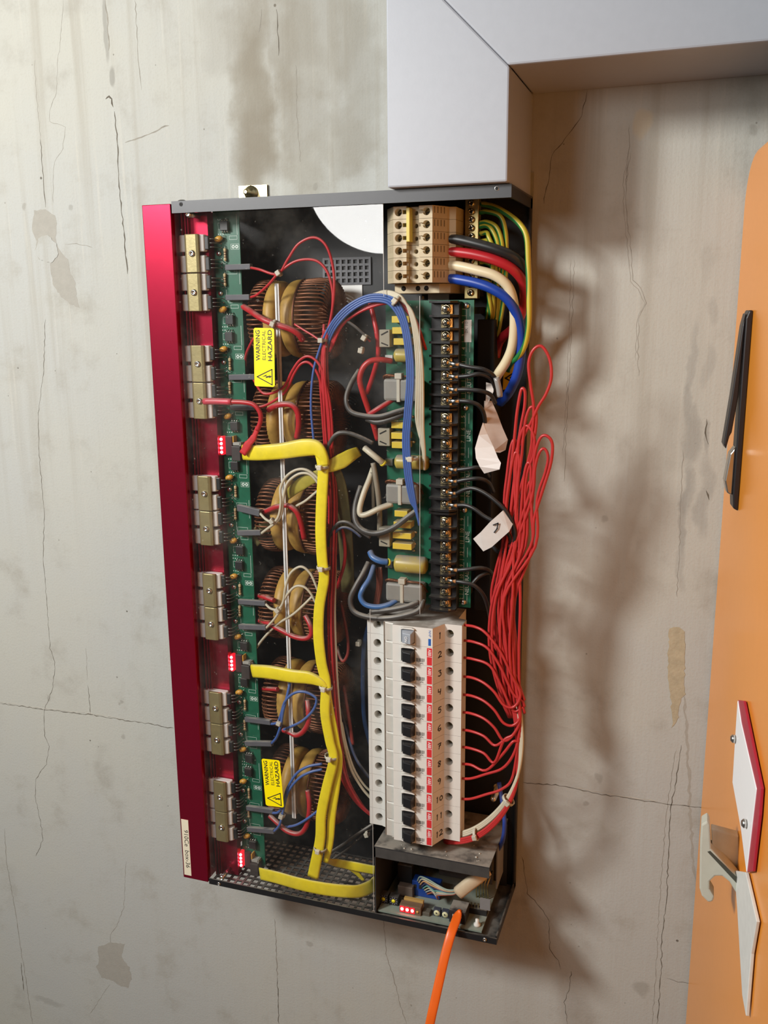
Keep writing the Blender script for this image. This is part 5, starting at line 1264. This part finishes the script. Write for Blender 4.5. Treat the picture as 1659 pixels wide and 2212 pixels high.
black(13, [(987, 1040, 82), (1008, 1036, 83), (1035, 1034, 82), (1055, 1042, 76), (1066, 1062, 62)], 'black wire below the folded white tag')
black(14, [(985, 1066, 82), (1003, 1058, 84), (1022, 1055, 86), (1045, 1064, 88), (1070, 1082, 90), (1094, 1106, 91), (1110, 1138, 90), (1112, 1165, 88), (1100, 1186, 84), (1078, 1192, 78), (1064, 1180, 70)], 'black wire looping through the tag marked seven')
black(15, [(988, 1092, 82), (1006, 1092, 84), (1024, 1099, 86), (1046, 1115, 87), (1072, 1130, 88), (1096, 1150, 88), (1104, 1170, 86), (1094, 1184, 80)], 'black wire running under the tag marked seven')
black(20, [(988, 1232, 82), (1010, 1230, 83), (1040, 1227, 80), (1060, 1235, 72), (1070, 1260, 58)], 'black wire from the fourth screw above the breakers')
black(21, [(985, 1256, 82), (1005, 1259, 83), (1026, 1266, 82), (1044, 1285, 78), (1054, 1312, 72), (1060, 1340, 62)], 'black wire from the third screw above the breakers')
wire('black wire branching under the lowest black output wires', [(1018, 1264, 80), (1035, 1246, 78), (1058, 1238, 70), (1072, 1256, 58)], 1.7, M_blackw, BW)
tag(MB().tube(curve(P([(1072, 815, 80), (1078, 840, 79), (1080, 856, 77)]), 3), 2.6, 10).build('clear_sleeve', mat('glossy_clear_sleeve', (0.30, 0.28, 0.26), 0.12, coat=0.6), origin=at(1080, 856, 77)), 'glossy sleeve on the black wires near the thick blue cable', 'sleeve')

# --- paper tags
def sheet(name, label, quads, material, cat='tag', thick=0.25):
    """bent paper strip: list of (left pixel, right pixel) rows with depths"""
    L = [at(*a) for a, b in quads]; R_ = [at(*b) for a, b in quads]
    off = Vector((0, thick, 0)); n = len(L); mb = MB()
    mb.add(L+R_+[p-off for p in L]+[p-off for p in R_], [(i, i+1, n+i+1, n+i) for i in range(n-1)] + [(2*n+i, 3*n+i, 3*n+i+1, 2*n+i+1) for i in range(n-1)] +
           [(0, n, 3*n, 2*n), (n-1, 2*n-1, 4*n-1, 3*n-1)] + [(i, 2*n+i, 2*n+i+1, i+1) for i in range(n-1)] + [(n+i, n+i+1, 3*n+i+1, 3*n+i) for i in range(n-1)], True)
    return tag(mb.build(name, material, origin=L[-1]), label, cat)
tg = thing('paper_tag', at(1045, 1020, 84), 'folded white paper tag hanging blank below the upper black wires', 'tag')
def strip(rows, material, name, parent, thick=0.25):
    L = [at(*a) for a, b in rows]; R_ = [at(*b) for a, b in rows]; off = Vector((0, thick, 0)); n = len(L); mb = MB()
    mb.add(L+R_+[p-off for p in L]+[p-off for p in R_], [(i, i+1, n+i+1, n+i) for i in range(n-1)] + [(2*n+i, 3*n+i, 3*n+i+1, 2*n+i+1) for i in range(n-1)] +
           [(0, n, 3*n, 2*n), (n-1, 2*n-1, 4*n-1, 3*n-1)] + [(i, 2*n+i, 2*n+i+1, i+1) for i in range(n-1)] + [(n+i, n+i+1, 3*n+i+1, 3*n+i) for i in range(n-1)])
    return mb.build(name, material, parent)
strip([((1043, 913, 84), (1046, 915, 83)), ((1034, 940, 87), (1053, 938, 82)), ((1026, 968, 90), (1066, 965, 84)), ((1028, 990, 91), (1076, 990, 86)), ((1036, 1008, 90), (1082, 1000, 87)), ((1046, 1023, 86), (1079, 1014, 88))], M_paper, 'front_leaf', tg)
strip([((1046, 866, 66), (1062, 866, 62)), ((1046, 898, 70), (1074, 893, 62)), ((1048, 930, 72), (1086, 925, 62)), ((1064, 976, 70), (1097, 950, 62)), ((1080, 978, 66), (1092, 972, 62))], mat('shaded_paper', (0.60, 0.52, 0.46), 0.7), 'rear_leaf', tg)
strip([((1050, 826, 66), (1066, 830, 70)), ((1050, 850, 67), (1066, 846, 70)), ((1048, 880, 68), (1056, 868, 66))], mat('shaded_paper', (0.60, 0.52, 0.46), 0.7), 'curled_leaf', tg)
tg2 = thing('paper_tag', at(1040, 1190, 92), 'white paper tag marked 7 wrapped round a black wire', 'tag')
strip([((1092, 1102, 91), (1112, 1130, 89)), ((1086, 1103, 93.5), (1108, 1132, 92)), ((1076, 1112, 95), (1100, 1148, 95)), ((1058, 1128, 96), (1082, 1164, 96)), ((1038, 1150, 96), (1062, 1182, 96)), ((1022, 1164, 94), (1044, 1191, 95))], mat('grey_white_paper', (0.56, 0.53, 0.50), 0.65), 'tag_leaf', tg2)
mb = MB(); c7 = [(1066, 1134), (1076, 1130), (1074, 1142), (1068, 1150)]
mb.strokes([[(at(px, py, 96.6).x, at(px, py, 96.6).z) for px, py in c7]], 97.0, 0.55)
o = mb.build('handwritten_number', M_ink, tg2, fix=False); o['label'] = 'number 7 handwritten in black'

# --- red wires from the breakers, looped up in a bundle
RW = 'red breaker wires looped beside the cabinet'
top_loops = [
 [(1140, 1000, 92), (1150, 930, 96), (1153, 880, 98), (1146, 830, 100), (1142, 785, 101), (1152, 756, 102), (1170, 748, 102), (1187, 775, 102), (1191, 815, 102), (1180, 850, 101), (1163, 878, 99), (1146, 915, 96), (1128, 950, 92), (1112, 1000, 90)],
 [(1104, 1010, 90), (1111, 950, 92), (1117, 890, 94), (1126, 842, 95), (1134, 846, 95), (1133, 880, 94), (1124, 930, 92), (1116, 1000, 90)],
 [(1122, 1020, 90), (1130, 950, 94), (1136, 905, 96), (1146, 880, 97), (1157, 886, 97), (1158, 920, 96), (1148, 980, 93), (1136, 1040, 90)],
 [(1116, 1010, 90), (1122, 950, 93), (1134, 921, 95), (1146, 926, 96), (1155, 950, 96), (1152, 985, 94), (1136, 1040, 91)],
 [(1146, 1060, 92), (1155, 985, 96), (1166, 948, 98), (1180, 941, 99), (1193, 958, 99), (1190, 1000, 98), (1172, 1060, 96), (1154, 1120, 93)],
 [(1148, 1080, 92), (1156, 1010, 95), (1166, 976, 97), (1177, 970, 97), (1184, 988, 97), (1178, 1020, 96), (1160, 1080, 94)],
 [(1090, 1100, 86), (1096, 1020, 87), (1104, 965, 88), (1112, 950, 88), (1116, 975, 88), (1110, 1040, 88), (1104, 1100, 87)],
 [(1094, 1120, 88), (1100, 1040, 90), (1110, 985, 91), (1118, 978, 91), (1122, 1000, 91), (1118, 1060, 90)],
 [(1126, 1100, 90), (1132, 1030, 92), (1140, 1000, 93), (1147, 1010, 93), (1146, 1060, 92)],
 [(1130, 1120, 88), (1138, 1060, 90), (1146, 1040, 91), (1152, 1055, 91), (1148, 1110, 90)],
 [(1098, 1160, 84), (1106, 1080, 86), (1114, 1045, 87), (1120, 1060, 87), (1116, 1140, 86)]]
by = [1350, 1383, 1420, 1461, 1500, 1538, 1576, 1613, 1650, 1680, 1724]
random.seed(21)
for i in range(11):
    L_ = top_loops[i]
    up0, up1 = L_[0], L_[-1]
    bx_ = 1006-(i*1.4)
    # out of the breaker, down or across into the bundle, then up
    y0 = by[i]
    xb1 = 1082+random.uniform(-6, 6)+i*1.0; xb2 = 1074+random.uniform(-6, 8)+i*2.0
    if i < 3:
        out_ = [(bx_-6, y0, 74), (bx_+20, y0+4, 82), (1050+i*4, y0+18, 86), (1082, y0+60, 88), (1108, y0+115, 88), (1128, 1500+i*14, 86), (1132, 1510+i*14, 85)]
        back = [(1112, 1455, 82), (1080-i*8, 1385, 78), (1062+i*4, 1300, 76), (1074+i*6, 1220, 80)]
    elif i < 8:
        out_ = [(bx_-6, y0, 74), (bx_+18, y0+3, 82), (1045, y0+14, 87), (1068, y0+34, 90), (1088, min(y0+62, 1600), 91), (1110, min(y0+66, 1585), 90), (1124, min(y0+40, 1545), 88)]
        back = [(1108, 1470-i*4, 86), (1062+i*7, 1390, 85), (1056+i*7, 1300, 85), (1068+i*7, 1210, 86)]
    else:
        out_ = [(bx_-6, y0, 74), (bx_+22, y0+2, 82), (1050, y0+(14 if i == 8 else -8), 87), (1085, y0-20, 90), (1108, y0-48, 90), (1122, 1600-(i-8)*10, 88), (1124, 1560, 87)]
        back = [(1116, 1500, 86), (1108, 1410, 86), (1098+i, 1310, 86), (1096+i*3, 1210, 87)]
    end_ = [(up1[0]+random.uniform(-8, 4), 1180, up1[2]-2), (1066+i*5.4+random.uniform(-5, 5), 1290, 82+(i*5) % 9), (1060+i*6.2+random.uniform(-5, 5), 1400, 80+(i*5) % 9), (1080+i*4.2, 1500, 78+(i*5) % 9), (1100+i*2.4, 1550, 76)]
    wire(f'red wire from the breaker marked {NUMW[i]}, looped up beside the cabinet', out_+back+L_+end_, 1.32, M_redplain, RW, sub=5)
CB = 'supply wires curving from under the breakers'
for k in range(3):
    wire(f'red supply wire, {["uppermost", "middle", "lowermost"][k]} of three curving out under the lowest breaker', [(960, 1815+k*3, 70), (1000, 1812+k*4, 84), (1035, 1800+k*4, 90), (1070, 1772+k*4, 92), (1098, 1735+k*3, 92), (1116, 1690, 90), (1122-k*3, 1630, 88), (1120-k*3, 1570, 85), (1112-k*4, 1500, 80)], 1.5, M_redplain, CB)
for k in range(3):
    wire(f'white supply wire, {["uppermost", "middle", "lowermost"][k]} of three curving out under the lowest breaker', [(960, 1800+k*3, 66), (1000, 1797+k*4, 80), (1035, 1782+k*4, 86), (1070, 1754+k*4, 89), (1100, 1716+k*3, 90), (1120, 1668, 90), (1128-k*2, 1610, 88), (1126-k*2, 1555, 86), (1118-k*3, 1490, 80)], 1.5, M_whitew, CB)
tie('pale cable tie on the supply wires beside the tenth breaker', 1098, 1728, 91, 5.6, (0.6, 0, 0.8), 'ties on the supply wires')
tie('pale cable tie on the supply wires under the lowest breaker', 1028, 1802, 88, 5.2, (1, 0, 0.3), 'ties on the supply wires')
wire('blue wire dropping behind the supply wires', [(1078, 1690, 40), (1086, 1740, 50), (1090, 1780, 56), (1086, 1815, 56), (1076, 1835, 50)], 2.2, mat('royal_blue_wire', (0.02, 0.05, 0.26), 0.4), 'loose blue wire')
p = at(1065, 1727, 30)
tag(MB().lathe((p.x, 5.5, p.z), (0, 1, 0), [(5, 0), (5, 1.2), (3.2, 1.2), (3.2, 24), (1.5, 26), (0, 26)], 14).build('earth_stud', M_steel, origin=(p.x, 5.5, p.z)), 'steel stud standing on the back panel beside the breakers', 'stud')
# --- loom of thin wires at the controller
pal = [(0.24, 0.30, 0.24), (0.40, 0.37, 0.26), (0.46, 0.26, 0.12), (0.05, 0.05, 0.10), (0.12, 0.30, 0.26), (0.42, 0.36, 0.24), (0.30, 0.32, 0.30), (0.30, 0.09, 0.05)]
cn_ = ['grey green', 'cream', 'orange', 'dark violet', 'sea green', 'straw', 'pale grey', 'rust red']
for k in range(8):
    wire(f'{cn_[k]} thin wire running from the blue connector into the cream sleeve', [(902+k*3.0, 1903+k*4, 62), (908+k*4, 1894+k*5, 68), (925+k*3, 1900+k*6, 74), (945, 1912+k*3.2, 80), (966, 1922+k*1.6, 82), (984, 1922+k*1.2, 82), (998, 1914, 80)], 0.8, mat(f'loom_wire_{k}', pal[k], 0.45), 'thin loom wires on the control board')
tag(MB().tube(curve(P([(990, 1928, 83), (1010, 1912, 82), (1032, 1895, 78), (1052, 1878, 70)]), 4), 0, 12, flat=(6.2, 5.0)).build('sleeve', mat('cream_sleeving', (0.52, 0.42, 0.28), 0.6, vary=0.12), origin=at(990, 1928, 83)), 'cream cloth sleeve round the thin loom wires', 'sleeve')
# --- orange patch cable
oc = tag(MB().tube(curve(P([(989, 1970, 90), (988, 1977, 94), (984, 1991, 101), (974, 2018, 112), (962, 2062, 122), (951, 2110, 131), (941, 2155, 139), (930, 2205, 147), (914, 2290, 155), (896, 2420, 160)]), 6), 0, 14, flat=([4.4]*80, 1.9)).build('patch_cable', mat('orange_cable', (0.78, 0.13, 0.010), 0.36, vary=0.05), origin=at(930, 2205, 147)), 'flat orange patch cable plugged into the control board', 'cable')

# ================================================================= ORANGE PANEL AT THE RIGHT
ANG = math.radians(7)
E0 = at(1560, 1100, 0)
pd = Vector((math.sin(ANG), math.cos(ANG), 0))            # outwards from the wall along the panel, in (x, d, z)
pn = Vector((-math.cos(ANG), math.sin(ANG), 0))           # towards the cabinet
def on_panel(px, py, off):
    """pixel on the plane lying off mm in front of the panel"""
    v = RGT*((px-829.5)/F_PX) + DWN*((py-1106.0)/F_PX) + FWD
    v = Vector((v.x, -v.y, v.z)); c = Vector((CAM.x*1000, -CAM.y*1000, CAM.z*1000))
    q0 = Vector((E0.x, 0, 0)) + pn*off
    t = (q0-c).dot(pn)/v.dot(pn)
    return c+v*t
def pp(s, off, z): return Vector((E0.x, 1.0, z)) + pd*s + pn*off
M_orange = mat('orange_enamel', (0.84, 0.30, 0.035), 0.24, vary=0.03)
opn = thing('orange_panel', pp(60, -20, -700), 'tall glossy orange panel standing edge-on against the concrete wall', 'panel')
ztop = at(1640, 345, 0).z + 2
prof = []
r_ = 42
for k in range(7):
    a = math.pi/2+math.pi/2*k/6
    prof.append((r_+r_*math.cos(a), ztop-r_+r_*math.sin(a)))
prof = [(900, ztop)] + prof + [(0, -700), (900, -700)]
n = len(prof); v = [pp(s_, 0, z_) for s_, z_ in prof] + [pp(s_, -40, z_) for s_, z_ in prof]
MB().add(v, [list(range(n)), list(range(n, 2*n))] + [(i, (i+1) % n, n+(i+1) % n, n+i) for i in range(n)]).build('panel_sheet', M_orange, opn, bevel=3)
# black latch handle
M_lat = mat('latch_black', (0.016, 0.014, 0.016), 0.35)
a, b = on_panel(1611, 670, 4), on_panel(1581, 1100, 4)
s_h = (Vector((a.x, a.y, 0))-Vector((E0.x, 1, 0))).dot(pd)
s_b = (Vector((b.x, b.y, 0))-Vector((E0.x, 1, 0))).dot(pd)
sh = (s_h+s_b)/2
def slab(name, pts, half, material, parent, bevel=1.0):
    """side profile (offset from panel, z) swept by half width along the panel at distance sh"""
    n = len(pts); v = [pp(sh-half, o_, z_) for o_, z_ in pts] + [pp(sh+half, o_, z_) for o_, z_ in pts]
    return MB().add(v, [list(range(n)), list(range(n, 2*n))] + [(i, (i+1) % n, n+(i+1) % n, n+i) for i in range(n)]).build(name, material, parent, bevel=bevel)
zt, zb = a.z, b.z
base = slab('latch_plate', [(0.2, zt), (0.2, zb), (4, zb+2), (5, zb+14), (5, zt-6), (3, zt)], 9, M_lat, opn)
slab('latch_lever', [(5, zt-2), (7, zt-12), (11, zt-(zt-zb)*0.42), (14.5, zt-(zt-zb)*0.66), (12.5, zt-(zt-zb)*0.685), (10.5, zt-(zt-zb)*0.62), (9, zt-(zt-zb)*0.60), (6, zt-(zt-zb)*0.42)], 7, M_lat, base)
slab('latch_keeper', [(5, zb+52), (9, zb+46), (11.5, zb+24), (9, zb+14), (5, zb+12)], 6, M_steel, base)
# white reflector plate with a red edge, and its hook
M_wp = mat('white_enamel', (0.93, 0.93, 0.93), 0.35, vary=0.02)
def plate(name, pix, off, th, material, parent, bevel=0.5):
    Q = [on_panel(px, py, off) for px, py in pix]; n = len(Q)
    v = Q + [q_ - pn*th for q_ in Q]
    return MB().add(v, [list(range(n)), list(range(n, 2*n))] + [(i, (i+1) % n, n+(i+1) % n, n+i) for i in range(n)]).build(name, material, parent, bevel=bevel)
bp = plate('red_backing', [(1594, 1512), (1606, 1514), (1644, 1702), (1640, 1760), (1626, 1882), (1612, 1884), (1588, 1700)], 3.0, 2.0, mat('red_backing', (0.42, 0.018, 0.045), 0.4), opn)
wp = plate('white_plate', [(1593, 1513), (1600, 1560), (1633, 1704), (1612, 1884), (1600, 1790), (1582, 1690), (1588, 1590)], 3.6, 1.2, M_wp, opn)
for px, py in ((1587, 1596), (1611, 1779)):
    c = on_panel(px, py, 4.4)
    MB().lathe(c, pn, [(3.2, 0), (3.2, 1.6), (1.8, 3.0), (0, 3.1)], 12).build('plate_screw', M_steel, wp)
plate('bracket_arm', [(1586, 1880), (1610, 1884), (1634, 1990), (1622, 2060), (1611, 2195), (1603, 2150), (1592, 1960)], 3.4, 2.4, mat('white_bracket', (0.70, 0.70, 0.66), 0.4), opn)
# hook: thick cream casting standing off the panel, traced in its own plane facing the room
c = on_panel(1590, 1870, 3.5)
def hk(px, py, dd=0): return at(px, py, c.y + dd)
hook_out = [(1515, 1782), (1528, 1774), (1533, 1784), (1536, 1834), (1600, 1905), (1597, 1926), (1590, 1930), (1576, 1906), (1560, 1893), (1545, 1893), (1533, 1905), (1533, 1921), (1543, 1938), (1540, 1948), (1530, 1950), (1516, 1936), (1511, 1920), (1512, 1830)]
Q = [hk(px, py, 6) for px, py in hook_out]; n = len(Q)
v = Q + [q_ - Vector((0, 14, 0)) for q_ in Q]
M_hook = mat('cream_casting', (0.50, 0.50, 0.42), 0.5, vary=0.08)
hk_o = MB().add(v, [list(range(n)), list(range(n, 2*n))] + [(i, (i+1) % n, n+(i+1) % n, n+i) for i in range(n)]).build('hook', M_hook, opn, bevel=1.2)
Q = [hk(px, py, 6.3) for px, py in ((1528, 1840), (1534, 1838), (1599, 1902), (1597, 1914))]
MB().add(Q, [(0, 1, 2, 3)]).build('hook_slot', mat('slot_olive', (0.06, 0.058, 0.042), 0.6), hk_o, fix=False)
Q = [hk(1536, 1790, -2), hk(1596, 1806, -14), hk(1598, 1900, -14), hk(1538, 1834, -2)]
v = Q + [q_ - Vector((0, 8, 0)) for q_ in Q]
MB().add(v, [(0, 1, 2, 3), (4, 5, 6, 7), (0, 1, 5, 4), (1, 2, 6, 5), (2, 3, 7, 6), (3, 0, 4, 7)]).build('hook_web', mat('cream_casting_web', (0.50, 0.50, 0.43), 0.5), hk_o, bevel=1)
